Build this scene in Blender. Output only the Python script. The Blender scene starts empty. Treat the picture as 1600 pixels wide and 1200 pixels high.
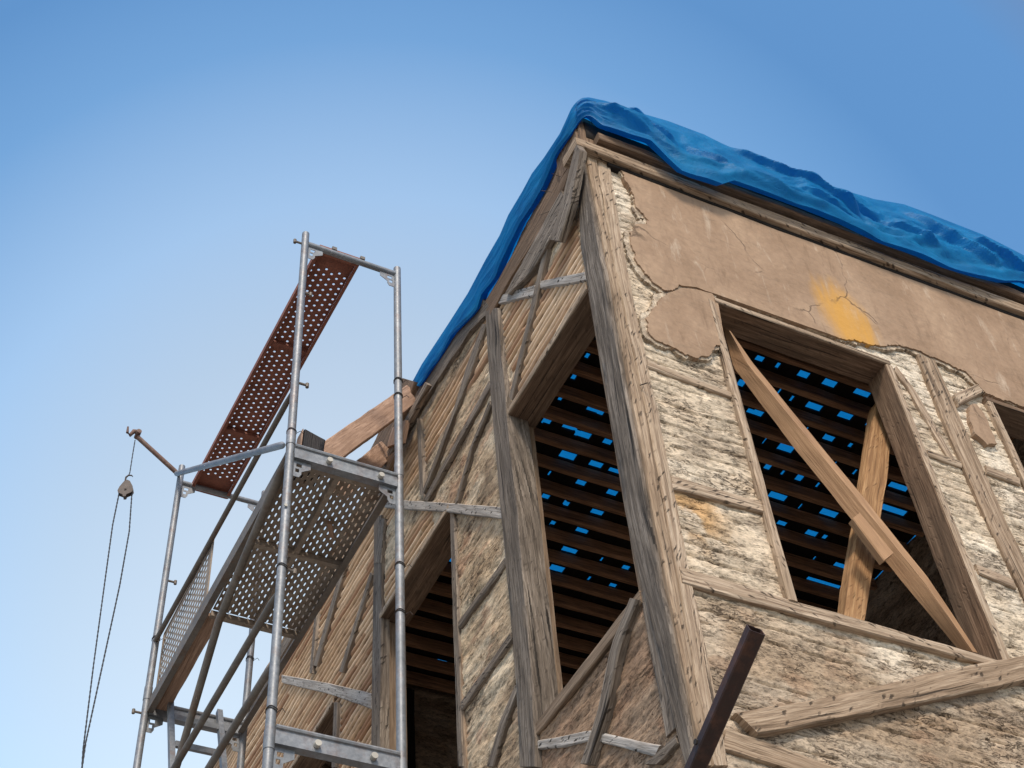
import bpy, math, random
import numpy as np
from mathutils import Vector
from math import radians, pi, sin, cos
random.seed(7); RS = np.random.RandomState(11)
S = bpy.context.scene
# ---------------------------------------------------------------- camera
FOC = 2295.8
YAW, PIT, ROLL = radians(29.949), radians(48.899), radians(-5.608)
_f = np.array([cos(PIT)*sin(YAW), cos(PIT)*cos(YAW), sin(PIT)])
_r = np.array([cos(YAW), -sin(YAW), 0.0]); _u = np.cross(_r, _f)
_R = _r*cos(ROLL)+_u*sin(ROLL); _U = -_r*sin(ROLL)+_u*cos(ROLL)
CAM = np.array([-2.86993, -3.84753, 1.6])
cd = bpy.data.cameras.new('camera'); co = bpy.data.objects.new('camera', cd)
S.collection.objects.link(co); S.camera = co
cd.sensor_width = 36; cd.lens = 36*FOC/1600; cd.clip_start = 0.05; cd.clip_end = 3000
from mathutils import Matrix
M = Matrix([[_R[0], _U[0], -_f[0], CAM[0]], [_R[1], _U[1], -_f[1], CAM[1]], [_R[2], _U[2], -_f[2], CAM[2]], [0, 0, 0, 1]])
co.matrix_world = M
# ---------------------------------------------------------------- light
SUN_EL, SUN_AZ = radians(46), radians(203)      # azimuth clockwise from +Y
w = bpy.data.worlds.new('World'); S.world = w; w.use_nodes = True
nt = w.node_tree; nt.nodes.clear()
sky = nt.nodes.new('ShaderNodeTexSky'); sky.sky_type = 'NISHITA'; sky.sun_disc = False
sky.sun_elevation = SUN_EL; sky.sun_rotation = SUN_AZ
sky.altitude = 200; sky.air_density = 1.2; sky.dust_density = 1.5; sky.ozone_density = 3.0
bg = nt.nodes.new('ShaderNodeBackground'); bg.inputs['Strength'].default_value = 0.15
wo = nt.nodes.new('ShaderNodeOutputWorld')
# the haze glow low over the street: brighter and paler round one direction of the sky, deeper blue away from it
_g = _f+_R*(600-800)/FOC-_U*(1000-600)/FOC; _g /= np.linalg.norm(_g)
tcw = nt.nodes.new('ShaderNodeTexCoord'); dt = nt.nodes.new('ShaderNodeVectorMath'); dt.operation = 'DOT_PRODUCT'
nt.links.new(tcw.outputs['Generated'], dt.inputs[0]); dt.inputs[1].default_value = tuple(_g)
mr = nt.nodes.new('ShaderNodeMapRange'); mr.inputs['From Min'].default_value = .8; mr.inputs['From Max'].default_value = 1.0
nt.links.new(dt.outputs['Value'], mr.inputs['Value'])
rp = nt.nodes.new('ShaderNodeValToRGB'); cr = rp.color_ramp
for _ in range(5): cr.elements.new(.5)
for e, (p_, c_) in zip(cr.elements, [(.08, (1.0, .97, .92)), (.24, (.76, 1.1, 1.2)), (.455, (.75, 1.1, 1.2)), (.60, (1.12, 1.42, 1.40)), (.78, (2.3, 2.1, 1.68)), (.89, (2.9, 2.25, 1.58)), (.96, (3.3, 2.4, 1.6))]):
    e.position = p_; e.color = (c_[0]/4, c_[1]/4, c_[2]/4, 1)
nt.links.new(mr.outputs[0], rp.inputs[0])
x4 = nt.nodes.new('ShaderNodeVectorMath'); x4.operation = 'SCALE'; x4.inputs[3].default_value = 4; nt.links.new(rp.outputs[0], x4.inputs[0])
ml = nt.nodes.new('ShaderNodeVectorMath'); ml.operation = 'MULTIPLY'; nt.links.new(sky.outputs[0], ml.inputs[0]); nt.links.new(x4.outputs[0], ml.inputs[1])
nt.links.new(ml.outputs[0], bg.inputs[0]); nt.links.new(bg.outputs[0], wo.inputs[0])
sl = bpy.data.lights.new('sun', 'SUN'); so = bpy.data.objects.new('sun', sl); S.collection.objects.link(so)
sl.energy = 2.3; sl.angle = radians(11); sl.color = (1.0, 0.87, 0.72)
sd = Vector((sin(SUN_AZ)*cos(SUN_EL), cos(SUN_AZ)*cos(SUN_EL), sin(SUN_EL)))
so.rotation_euler = sd.to_track_quat('Z', 'Y').to_euler(); so.location = (-20, -30, 30)
S.view_settings.view_transform = 'Standard'; S.view_settings.look = 'None'
S.view_settings.exposure = 0.5; S.view_settings.gamma = 1
S.cycles.max_bounces = 8

# ---------------------------------------------------------------- helpers
def ray(x, y): return _f+_R*(x-800)/FOC-_U*(y-600)/FOC
def PX(p, X=0.0): d = ray(*p); return CAM+d*(X-CAM[0])/d[0]      # picture point -> point of the plane x = X
def PY(p, Y=0.0): d = ray(*p); return CAM+d*(Y-CAM[1])/d[1]
def PZ(p, Z=0.0): d = ray(*p); return CAM+d*(Z-CAM[2])/d[2]

def PP(x, z, y=0):                                                # point of the right wall -> picture point
    v = np.array([x, y, z])-CAM; w_ = v@_f; return (800+FOC*(v@_R)/w_, 600-FOC*(v@_U)/w_)

def hsh(a, b, s):
    n = (a.astype(np.int64)*374761393+b.astype(np.int64)*668265263+s*982451653) & 0xffffffff
    n = ((n ^ (n >> 13))*1274126177) & 0xffffffff
    n = (n ^ (n >> 16)) & 0xffffff
    return n/float(0xffffff)
def vn(x, y, s=0):
    x = np.asarray(x, float); y = np.asarray(y, float)
    xi = np.floor(x); yi = np.floor(y); fx = x-xi; fy = y-yi
    fx = fx*fx*(3-2*fx); fy = fy*fy*(3-2*fy)
    a = hsh(xi, yi, s); b = hsh(xi+1, yi, s); c = hsh(xi, yi+1, s); d = hsh(xi+1, yi+1, s)
    return (a*(1-fx)+b*fx)*(1-fy)+(c*(1-fx)+d*fx)*fy
def fbm(x, y, o=4, s=0, g=.5):
    t = 0; a = 1; n = 0
    for i in range(o):
        t = t+a*vn(x*2**i, y*2**i, s+i*17); n += a; a *= g
    return t/n
def sst(a, b, x): t = np.clip((x-a)/(b-a), 0, 1); return t*t*(3-2*t)

def link(name, me, mat, parent=None):
    o = bpy.data.objects.new(name, me); S.collection.objects.link(o)
    if mat and not me.materials: me.materials.append(mat)
    if parent:
        o.parent = parent
        l = Vector((0, 0, 0)); p = parent
        while p: l += p.location; p = p.parent
        o.location = -l if parent.type == 'EMPTY' else Vector((0, 0, 0))
        if parent.type != 'EMPTY': o.location = (0, 0, 0)
    return o
def thing(name, label, cat, loc=(0, 0, 0), group=None):
    o = bpy.data.objects.new(name, None); S.collection.objects.link(o); o.location = loc
    o['label'] = label; o['category'] = cat; o.empty_display_size = .1
    if group: o['group'] = group
    return o
def tag(o, label, cat, group=None):
    o['label'] = label; o['category'] = cat
    if group: o['group'] = group
    return o
def struct(o): o['kind'] = 'structure'; return o

class MB:
    """collects faces, with a uv (metres along / around) per corner"""
    def __init__(s): s.v = []; s.f = []; s.uv = []
    def add(s, vs, fs, uvs):
        b = len(s.v); s.v += [tuple(map(float, q)) for q in vs]
        s.f += [tuple(i+b for i in q) for q in fs]; s.uv += uvs
    def build(s, name, mat, parent=None, smooth=None):
        me = bpy.data.meshes.new(name); me.from_pydata(s.v, [], s.f)
        ul = me.uv_layers.new(name='UVMap')
        flat = [c for fuv in s.uv for q in fuv for c in q]
        ul.data.foreach_set('uv', flat)
        me.update()
        if smooth is not None:
            me.shade_smooth(); me.set_sharp_from_angle(angle=radians(smooth))
        return link(name, me, mat, parent)

_bc = [0]
def beam_path(mb, Ls, Rs, n, out, dep, wob=.004, seg=.05, ns=5):
    """timber: Ls / Rs = edge polylines in space, n = outward normal, out = stand proud, dep = depth"""
    n = np.array(n, float); n /= np.linalg.norm(n)
    Ls = [np.array(p, float) for p in Ls]; Rs = [np.array(p, float) for p in Rs]
    mid = [(a+b)/2 for a, b in zip(Ls, Rs)]
    cum = [0]
    for a, b in zip(mid[:-1], mid[1:]): cum.append(cum[-1]+np.linalg.norm(b-a))
    T = cum[-1]; N = max(3, int(T/seg)); _bc[0] += 1; sd_ = _bc[0]*31
    u0 = (sd_*0.737) % 50; v0 = (sd_*0.313) % 20
    secs = []
    for i in range(N+1):
        t = T*i/N; k = 0
        while k < len(cum)-2 and t > cum[k+1]: k += 1
        q = (t-cum[k])/(cum[k+1]-cum[k])
        L = Ls[k]*(1-q)+Ls[k+1]*q; Rr = Rs[k]*(1-q)+Rs[k+1]*q
        W = np.linalg.norm(Rr-L); a = (Rr-L)/W
        ax = np.cross(a, n)
        jl = (float(fbm(t*5, sd_, 4, 1))-.5)*2*wob; jr = (float(fbm(t*5, sd_+9, 4, 2))-.5)*2*wob
        if i in (0, N):
            sh = (random.random()-.5)*wob*2
        else: sh = 0
        L = L+a*jl; Rr = Rr+a*jr
        ch = min(.006, W*.12)
        ring = []
        vv = []
        ring.append(L+n*(out-dep)); vv.append(0)
        ring.append(L+n*(out-ch)); vv.append(dep)
        for j in range(ns):
            s_ = (j/(ns-1))
            p = L+a*(ch*(1-2*s_))+(Rr-L)*s_
            j2 = (float(fbm(t*7, j*1.7+sd_, 3, 5))-.5)*wob*.9
            ring.append(p+n*(out+j2)); vv.append(dep+.004+W*s_)
        ring.append(Rr+n*(out-ch)); vv.append(dep+W+.008)
        ring.append(Rr+n*(out-dep)); vv.append(2*dep+W)
        ring = [r+ax*sh for r in ring]
        secs.append((ring, vv, t))
    m = len(secs[0][0]); vs = [p for s_ in secs for p in s_[0]]; fs = []; uvs = []
    for i in range(N):
        for j in range(m):
            j2 = (j+1) % m
            va = secs[i][1][j]; vb = secs[i][1][j2] if j2 else secs[i][1][-1]+(Wd if False else .1)
            ta, tb = secs[i][2], secs[i+1][2]
            fs.append((i*m+j, i*m+j2, (i+1)*m+j2, (i+1)*m+j))
            uvs.append([(u0+ta, v0+va), (u0+ta, v0+vb), (u0+tb, v0+vb), (u0+tb, v0+va)])
    fs.append(tuple(range(m-1, -1, -1))); fs.append(tuple(N*m+j for j in range(m)))
    for b in (0, N):
        ring = secs[b][0]; base = ring[0]
        a = ring[-2]-ring[1]; a = a/np.linalg.norm(a)
        lst = [(u0+float((p-base)@n)*.6, v0+float((p-base)@a)) for p in ring]
        uvs.append(lst[::-1] if b == 0 else lst)
    mb.add(vs, fs, uvs)
def timber(name, Ls, Rs, n, out, dep, mat, parent, wob=.004, **k):
    mb = MB(); beam_path(mb, Ls, Rs, n, out, dep, wob, **k)
    return mb.build(name, mat, parent, 40)
NX = (-1, 0, 0); NY = (0, -1, 0)
def tL(name, l, r, out=.012, dep=.09, mat=None, parent=None, wob=.004, **k):      # timber on the left wall
    if not r:                                                            # right edge on the house corner itself
        Lp_ = [PX(p) for p in l]
        return timber(name, Lp_, [np.array([0, .006, q[2]]) for q in Lp_], NX, out, dep, mat or M_['grey'], parent or HOUSE, wob, **k)
    return timber(name, [PX(p) for p in l], [PX(p) for p in r], NX, out, dep, mat or M_['grey'], parent or HOUSE, wob, **k)
def tR(name, l, r, out=.012, dep=.09, mat=None, parent=None, wob=.004, **k):      # timber on the right wall
    return timber(name, [PY(p) for p in l], [PY(p) for p in r], NY, out, dep, mat or M_['tan'], parent or HOUSE, wob, **k)

def box(mb, lo, hi, grain=0):
    x0, y0, z0 = lo; x1, y1, z1 = hi
    v = [(x0,y0,z0),(x1,y0,z0),(x1,y1,z0),(x0,y1,z0),(x0,y0,z1),(x1,y0,z1),(x1,y1,z1),(x0,y1,z1)]
    f = [(0,3,2,1),(4,5,6,7),(0,1,5,4),(1,2,6,5),(2,3,7,6),(3,0,4,7)]
    ou = random.random()*20; ov = random.random()*20; uv = []
    o2 = [a for a in (0, 1, 2) if a != grain]
    for q in f:
        uv.append([(ou+v[i][grain], ov+v[i][o2[0]]+v[i][o2[1]]*1.3) for i in q])
    mb.add(v, f, uv)
def tube(mb, pts, r, n=12, caps=True, hollow=0):
    pts = [np.array(p, float) for p in pts]; rings = []; T = 0
    ou = random.random()*30; ref = None
    for i, p in enumerate(pts):
        d = (pts[min(i+1, len(pts)-1)]-pts[max(i-1, 0)]); d /= np.linalg.norm(d)
        if ref is None: ref = np.array([0, 0, 1.0]) if abs(d[2]) < .9 else np.array([1.0, 0, 0])
        a = np.cross(d, ref); a /= np.linalg.norm(a); b = np.cross(a, d); ref = b if abs(d@b) < .5 else ref
        if i: T += np.linalg.norm(p-pts[i-1])
        rr = r[i] if isinstance(r, (list, tuple)) else r
        rings.append(([p+(a*cos(2*pi*k/n)+b*sin(2*pi*k/n))*rr for k in range(n)], T))
    vs = [q for R_, _ in rings for q in R_]; fs = []; uv = []
    for i in range(len(rings)-1):
        for k in range(n):
            k2 = (k+1) % n; fs.append((i*n+k, (i+1)*n+k, (i+1)*n+k2, i*n+k2))
            rr = r[i] if isinstance(r, (list, tuple)) else r
            va, vb = 2*pi*rr*k/n, 2*pi*rr*(k+1)/n; ta, tb = rings[i][1], rings[i+1][1]
            uv.append([(ou+ta, va), (ou+tb, va), (ou+tb, vb), (ou+ta, vb)])
    if caps:
        fs.append(tuple(range(n))); uv.append([(ou+cos(k)*.02, sin(k)*.02) for k in range(n)])
        fs.append(tuple((len(rings)-1)*n+k for k in range(n-1, -1, -1))); uv.append([(ou+cos(k)*.02, sin(k)*.02) for k in range(n)])
    mb.add(vs, fs, uv)
def prism(mb, poly, vec, uvs=1.0):
    """poly = list of 3-D points (planar), extruded by vec"""
    poly = [np.array(p, float) for p in poly]; vec = np.array(vec, float); m = len(poly)
    e = poly[1]-poly[0]; e /= np.linalg.norm(e); g = np.cross(vec/np.linalg.norm(vec), e)
    vs = poly+[p+vec for p in poly]; ou = random.random()*9
    F = lambda p: (ou+float((p-poly[0])@e), float((p-poly[0])@g))
    fs = [tuple(range(m)), tuple(range(2*m-1, m-1, -1))]; uv = [[F(p) for p in poly], [F(p) for p in poly[::-1]]]
    for i in range(m):
        j = (i+1) % m; fs.append((i, i+m, j+m, j)); a = F(poly[i]); b = F(poly[j])
        uv.append([a, (a[0], a[1]+.02), (b[0], b[1]+.02), b])
    mb.add(vs, fs, uv)

# ---------------------------------------------------------------- materials
def newmat(name):
    m = bpy.data.materials.new(name); m.use_nodes = True; t = m.node_tree
    return m, t, t.nodes['Principled BSDF']
class NB:
    def __init__(s, t): s.t = t
    def n(s, ty, **k):
        q = s.t.nodes.new('ShaderNode'+ty)
        for a, b in k.items():
            if hasattr(q, a): setattr(q, a, b)
            else: q.inputs[a.replace('_', ' ')].default_value = b
        return q
    def l(s, a, b): s.t.links.new(a, b)
    def mapped(s, src, sc, loc=(0, 0, 0)):
        m = s.n('Mapping'); m.inputs['Scale'].default_value = sc; m.inputs['Location'].default_value = loc
        s.l(src, m.inputs[0]); return m.outputs[0]
    def noise(s, vec, scale=1, detail=4, rough=.6, dist=0):
        q = s.n('TexNoise'); q.inputs['Scale'].default_value = scale; q.inputs['Detail'].default_value = detail
        q.inputs['Roughness'].default_value = rough; q.inputs['Distortion'].default_value = dist
        s.l(vec, q.inputs['Vector']); return q.outputs['Fac']
    def ramp(s, f, stops, interp='LINEAR'):
        q = s.n('ValToRGB'); cr = q.color_ramp; cr.interpolation = interp
        while len(cr.elements) < len(stops): cr.elements.new(.5)
        for e, (p, c) in zip(cr.elements, stops):
            e.position = p; e.color = (*c, 1) if isinstance(c, tuple) else (c, c, c, 1)
        s.l(f, q.inputs[0]); return q.outputs[0]
    def mix(s, f, a, b, mode='MIX'):
        q = s.n('Mix', data_type='RGBA', blend_type=mode)
        for i, v in ((0, f), (6, a), (7, b)):
            if isinstance(v, (int, float)): q.inputs[i].default_value = v
            elif isinstance(v, tuple): q.inputs[i].default_value = (*v, 1)
            else: s.l(v, q.inputs[i])
        return q.outputs[2]
    def math(s, op, a, b=0.0):
        q = s.n('Math', operation=op)
        for i, v in ((0, a), (1, b)):
            if isinstance(v, (int, float)): q.inputs[i].default_value = v
            else: s.l(v, q.inputs[i])
        return q.outputs[0]
    def bump(s, h, st, dist, prev=None):
        q = s.n('Bump'); q.inputs['Strength'].default_value = st; q.inputs['Distance'].default_value = dist
        s.l(h, q.inputs['Height'])
        if prev is not None: s.l(prev, q.inputs['Normal'])
        return q.outputs[0]
M_ = {}
def wood(key, light, mid, dark, nicks=0.0, rough=.85, crack=.5, stain=(.10, .075, .05)):
    m, t, p = newmat('wood_'+key); b = NB(t); tc = b.n('TexCoord'); uv = tc.outputs['UV']
    g1 = b.noise(b.mapped(uv, (2.2, 45, 1)), 1, 5, .65, .6)
    g2 = b.noise(b.mapped(uv, (8, 170, 1)), 1, 3, .6, .3)
    bl = b.noise(b.mapped(uv, (1.7, 6, 1)), 1, 4, .6)
    c = b.ramp(g1, [(.30, dark), (.47, mid), (.66, light)])
    c = b.mix(b.ramp(g2, [(.35, .65), (.55, 0.0)]), c, dark)
    c = b.mix(b.ramp(bl, [(.42, 0.0), (.75, .75)]), c, stain)
    bl2 = b.noise(b.mapped(uv, (3, 9, 1), (7, 3, 0)), 1, 4, .6)
    c = b.mix(b.ramp(bl2, [(.55, 0.0), (.8, .5)]), c, light)
    ck = b.noise(b.mapped(uv, (1.1, 34, 1), (3, 1, 0)), 1, 3, .5, 1.0)
    ckm = b.ramp(ck, [(.30, 1.0), (.37, 0.0)])
    if crack: c = b.mix(b.math('MULTIPLY', ckm, crack), c, (dark[0]*.3, dark[1]*.3, dark[2]*.3))
    h = b.math('ADD', b.math('MULTIPLY', g1, .7), b.math('MULTIPLY', g2, .5))
    h = b.math('SUBTRACT', h, b.math('MULTIPLY', ckm, .8*crack))
    if nicks:
        v = b.n('TexVoronoi'); v.inputs['Scale'].default_value = 1; v.inputs['Randomness'].default_value = .8
        mp = b.n('Mapping'); mp.inputs['Rotation'].default_value = (0, 0, radians(32)); b.l(uv, mp.inputs[0])
        nzv = b.n('TexNoise'); nzv.inputs['Scale'].default_value = 30; b.l(uv, nzv.inputs['Vector'])
        sv = b.n('VectorMath', operation='SCALE'); sv.inputs[3].default_value = .03; b.l(nzv.outputs['Color'], sv.inputs[0])
        av = b.n('VectorMath', operation='ADD'); b.l(mp.outputs[0], av.inputs[0]); b.l(sv.outputs[0], av.inputs[1])
        b.l(b.mapped(av.outputs[0], (13, 42, 1)), v.inputs['Vector'])
        nk = b.ramp(v.outputs['Distance'], [(.14, 1.0), (.34, 0.0)])
        msk = b.ramp(b.noise(b.mapped(uv, (3, 5, 1), (5, 5, 0)), 1, 2, .5), [(.36, 0.0), (.46, 1.0)])
        nk = b.math('MULTIPLY', b.math('MULTIPLY', nk, msk), nicks)
        c = b.mix(nk, c, (dark[0]*.25, dark[1]*.25, dark[2]*.25))
        h = b.math('SUBTRACT', h, b.math('MULTIPLY', nk, 1.6))
    b.l(c, p.inputs['Base Color']); p.inputs['Roughness'].default_value = rough
    p.inputs['Specular IOR Level'].default_value = .25
    b.l(b.bump(h, .75, .0045), p.inputs['Normal'])
    M_[key] = m
wood('grey', (.37, .31, .25), (.20, .16, .125), (.055, .042, .032), .7, crack=.9, stain=(.12, .095, .075))
wood('dgrey', (.32, .27, .222), (.165, .133, .104), (.038, .030, .023), .25, crack=.9, stain=(.075, .06, .048))
wood('tan', (.52, .40, .285), (.31, .22, .145), (.10, .065, .04), .8, crack=.9, stain=(.26, .185, .12))
wood('pale', (.60, .48, .355), (.38, .28, .195), (.13, .088, .057), .85, crack=.8, stain=(.33, .245, .165))
wood('brown', (.30, .20, .13), (.17, .108, .068), (.06, .037, .023), .25, crack=.8, stain=(.13, .09, .06))
wood('reveal', (.36, .27, .19), (.22, .155, .105), (.09, .063, .043), .0, crack=.6, stain=(.2, .14, .095))
wood('new', (.62, .36, .185), (.50, .27, .13), (.36, .18, .085), .0, .7, .12, stain=(.42, .23, .11))
wood('newshade', (.52, .32, .175), (.40, .235, .125), (.27, .15, .08), .0, .7, .15, stain=(.34, .20, .105))
wood('palegrey', (.60, .56, .51), (.40, .365, .33), (.14, .12, .10), 1.0, crack=.6, stain=(.27, .24, .21))
wood('log', (.55, .34, .17), (.36, .20, .09), (.17, .085, .04), .35, .8, .6, stain=(.22, .12, .055))
wood('joist', (.62, .35, .20), (.46, .25, .14), (.20, .10, .06), .0, .9, .6, stain=(.10, .055, .035))
wood('nearblack', (.022, .016, .014), (.014, .011, .009), (.008, .006, .005), .0, .9, .3, stain=(.015, .012, .01))  # near-black wood for roof boarding, inner studs, eave beams and eave gap strip
wood('plank', (.50, .34, .25), (.36, .235, .165), (.20, .125, .085), .0, .85, .3, stain=(.25, .16, .11))
wood('tarred', (.02, .02, .022), (.012, .012, .014), (.006, .006, .007), .0, .6, .5, stain=(.03, .02, .016))

def wallmat(key, sc=(1, 1, 1), bumpd=.012, c_dark=.35):
    m, t, p = newmat(key); b = NB(t); tc = b.n('TexCoord'); ob = tc.outputs['Object']
    at = b.n('Attribute', attribute_name='tone'); c = at.outputs['Color']; al = at.outputs['Alpha']
    v = b.mapped(ob, sc)
    n1 = b.noise(v, 9, 8, .68, .4); n2 = b.noise(v, 45, 5, .7, .3); n3 = b.noise(v, 3.2, 4, .6, .6)
    c = b.mix(al, c, b.mix(1.0, c, b.ramp(n1, [(.30, c_dark), (.46, .88), (.66, 1.22)]), 'MULTIPLY'))
    c = b.mix(al, c, b.mix(1.0, c, b.ramp(n2, [(.34, .50), (.50, 1.0), (.70, 1.22)]), 'MULTIPLY'))
    c = b.mix(b.math('MULTIPLY', al, b.ramp(n3, [(.5, 0.0), (.72, .5)])), c, b.mix(1.0, c, (.62, .50, .40), 'MULTIPLY'))
    r1 = b.math('ABSOLUTE', b.math('SUBTRACT', b.noise(b.mapped(ob, tuple(q*k for q, k in zip(sc, (1, 1, 1.7))), (3, 1, 2)), 11, 6, .62, .7), .5))
    ck = b.math('MULTIPLY', b.ramp(r1, [(.004, 1.0), (.022, 0.0)]), b.ramp(n3, [(.46, 0.0), (.60, 1.0)]))
    pit = b.ramp(b.noise(b.mapped(ob, tuple(q*k for q, k in zip(sc, (1, 1, 1.6))), (9, 1, 5)), 34, 4, .6, .2), [(.30, 1.0), (.40, 0.0)])
    ck = b.math('MAXIMUM', ck, b.math('MULTIPLY', pit, .6))
    ck = b.math('MULTIPLY', ck, al)
    c = b.mix(b.math('MULTIPLY', ck, .8), c, (.06, .040, .027))
    b.l(c, p.inputs['Base Color']); p.inputs['Roughness'].default_value = .95; p.inputs['Specular IOR Level'].default_value = .15
    h = b.math('ADD', n1, b.math('MULTIPLY', n2, .45)); h = b.math('MULTIPLY', b.math('SUBTRACT', h, b.math('MULTIPLY', ck, .7)), b.math('ADD', b.math('MULTIPLY', al, .85), .15))
    b.l(b.bump(h, 1.0, bumpd), p.inputs['Normal']); M_[key] = m
wallmat('mud_right', (.8, 1, 1.5), .010, .72)
wallmat('mud_left', (1, .6, 1.8), .009, .6)
wallmat('brick_core', (1, 1, 3), .02)

def plastermat():
    m, t, p = newmat('plaster'); b = NB(t); tc = b.n('TexCoord'); ob = tc.outputs['Object']
    n1 = b.noise(b.mapped(ob, (1, 1, .8)), 1.6, 6, .62, .5); n2 = b.noise(b.mapped(ob, (1, 1, 1)), 28, 5, .65)
    n3 = b.noise(b.mapped(ob, (3.5, 1, .7)), 3, 5, .7, .4)
    c = b.ramp(n1, [(.3, (.25, .165, .105)), (.5, (.325, .222, .147)), (.72, (.43, .305, .205))])
    c = b.mix(b.ramp(n3, [(.58, 0.0), (.70, .45)]), c, (.60, .50, .39))
    c = b.mix(b.ramp(n3, [(.25, .7), (.44, 0.0)]), c, (.17, .11, .07))
    n4 = b.noise(b.mapped(ob, (1.2, 1, 5)), 5, 5, .7, .8); c = b.mix(b.ramp(n4, [(.54, 0.0), (.72, .5)]), c, (.20, .145, .10))
    c = b.mix(1.0, c, b.ramp(n2, [(.3, .88), (.7, 1.1)]), 'MULTIPLY')
    # splash of yellow-ochre paint on the plaster (fixed place on the wall)
    def blob(cx, cz, rx, rz, tilt=0):
        sx = b.n('SeparateXYZ'); b.l(ob, sx.inputs[0])
        dx = b.math('SUBTRACT', sx.outputs[0], cx); dz = b.math('SUBTRACT', sx.outputs[2], cz)
        dx = b.math('ADD', dx, b.math('MULTIPLY', dz, tilt))
        e = b.math('ADD', b.math('POWER', b.math('ABSOLUTE', b.math('DIVIDE', dx, rx)), 2.0), b.math('POWER', b.math('ABSOLUTE', b.math('DIVIDE', dz, rz)), 2.0))
        e = b.math('ADD', e, b.math('MULTIPLY', b.math('SUBTRACT', n3, .5), 1.4))
        return b.ramp(e, [(.0, 1.0), (1.0, 0.0)], 'EASE')
    bx = PY((1322, 505)); c = b.mix(b.math('MULTIPLY', blob(bx[0], bx[2], .24, .46, .10), .8), c, (.58, .30, .05))
    # fine hairline cracks
    vo = b.n('TexVoronoi'); vo.feature = 'DISTANCE_TO_EDGE'; vo.inputs['Scale'].default_value = 1.15
    nz = b.n('TexNoise'); nz.inputs['Scale'].default_value = 3; nz.inputs['Detail'].default_value = 7; b.l(ob, nz.inputs['Vector'])
    sc2 = b.n('VectorMath', operation='SCALE'); sc2.inputs[3].default_value = .26; b.l(nz.outputs['Color'], sc2.inputs[0])
    dv = b.n('VectorMath', operation='ADD'); b.l(ob, dv.inputs[0]); b.l(sc2.outputs[0], dv.inputs[1]); b.l(dv.outputs[0], vo.inputs['Vector'])
    ck = b.math('MULTIPLY', b.ramp(vo.outputs['Distance'], [(.0015, 1.0), (.0065, 0.0)]), b.ramp(n1, [(.50, 0.0), (.57, 1.0)]))
    c = b.mix(b.math('MULTIPLY', ck, .8), c, (.08, .055, .038))
    b.l(c, p.inputs['Base Color']); p.inputs['Roughness'].default_value = .9; p.inputs['Specular IOR Level'].default_value = .2
    h = b.math('ADD', b.math('MULTIPLY', n1, 2.5), b.math('MULTIPLY', n2, .15)); h = b.math('SUBTRACT', h, b.math('MULTIPLY', ck, .3))
    b.l(b.bump(h, .7, .012), p.inputs['Normal']); M_['plaster'] = m
plastermat()

def metal(key, c0, c1, rust=(.16, .07, .035), ramt=.3, rough=.5, met=.55):
    m, t, p = newmat(key); b = NB(t); tc = b.n('TexCoord'); ob = tc.outputs['Object']
    n1 = b.noise(b.mapped(ob, (1, 1, 1)), 5, 6, .65); n2 = b.noise(b.mapped(ob, (1, 1, 1)), 38, 4, .7); n3 = b.noise(b.mapped(ob, (1, 1, 1), (3, 4, 5)), 11, 6, .7)
    c = b.ramp(n1, [(.3, c0), (.7, c1)]); c = b.mix(b.ramp(n2, [(.35, .5), (.65, 0.0)]), c, tuple(x*.6 for x in c0))
    f = b.math('MULTIPLY', b.ramp(n3, [(.5, 0.0), (.68, 1.0)]), ramt)
    c = b.mix(f, c, rust); b.l(c, p.inputs['Base Color'])
    p.inputs['Metallic'].default_value = met; b.l(b.ramp(n2, [(.3, rough-.1), (.7, rough+.15)]), p.inputs['Roughness'])
    b.l(b.bump(b.math('ADD', n2, n3), .35, .003), p.inputs['Normal']); M_[key] = m
metal('galv', (.17, .185, .20), (.31, .33, .355), ramt=.35, met=.3)
metal('galvrust', (.13, .115, .10), (.24, .21, .18), (.14, .075, .04), .55, .65, .2)
metal('rust', (.19, .068, .045), (.32, .125, .082), (.13, .045, .03), .6, .75, .05)
metal('rustybar', (.12, .07, .055), (.22, .13, .10), (.30, .24, .20), .5, .8, .1)
metal('deckmetal', (.23, .185, .145), (.40, .335, .265), (.17, .09, .045), .6, .7, .1)
metal('steeldark', (.022, .009, .006), (.045, .018, .012), (.12, .045, .022), .5, .6, .05)
metal('iron', (.03, .025, .022), (.07, .055, .045), (.12, .05, .03), .5, .7, .3)
metal('pulleymetal', (.09, .075, .068), (.19, .16, .14), (.08, .06, .05), .6, .8, .1)

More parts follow.
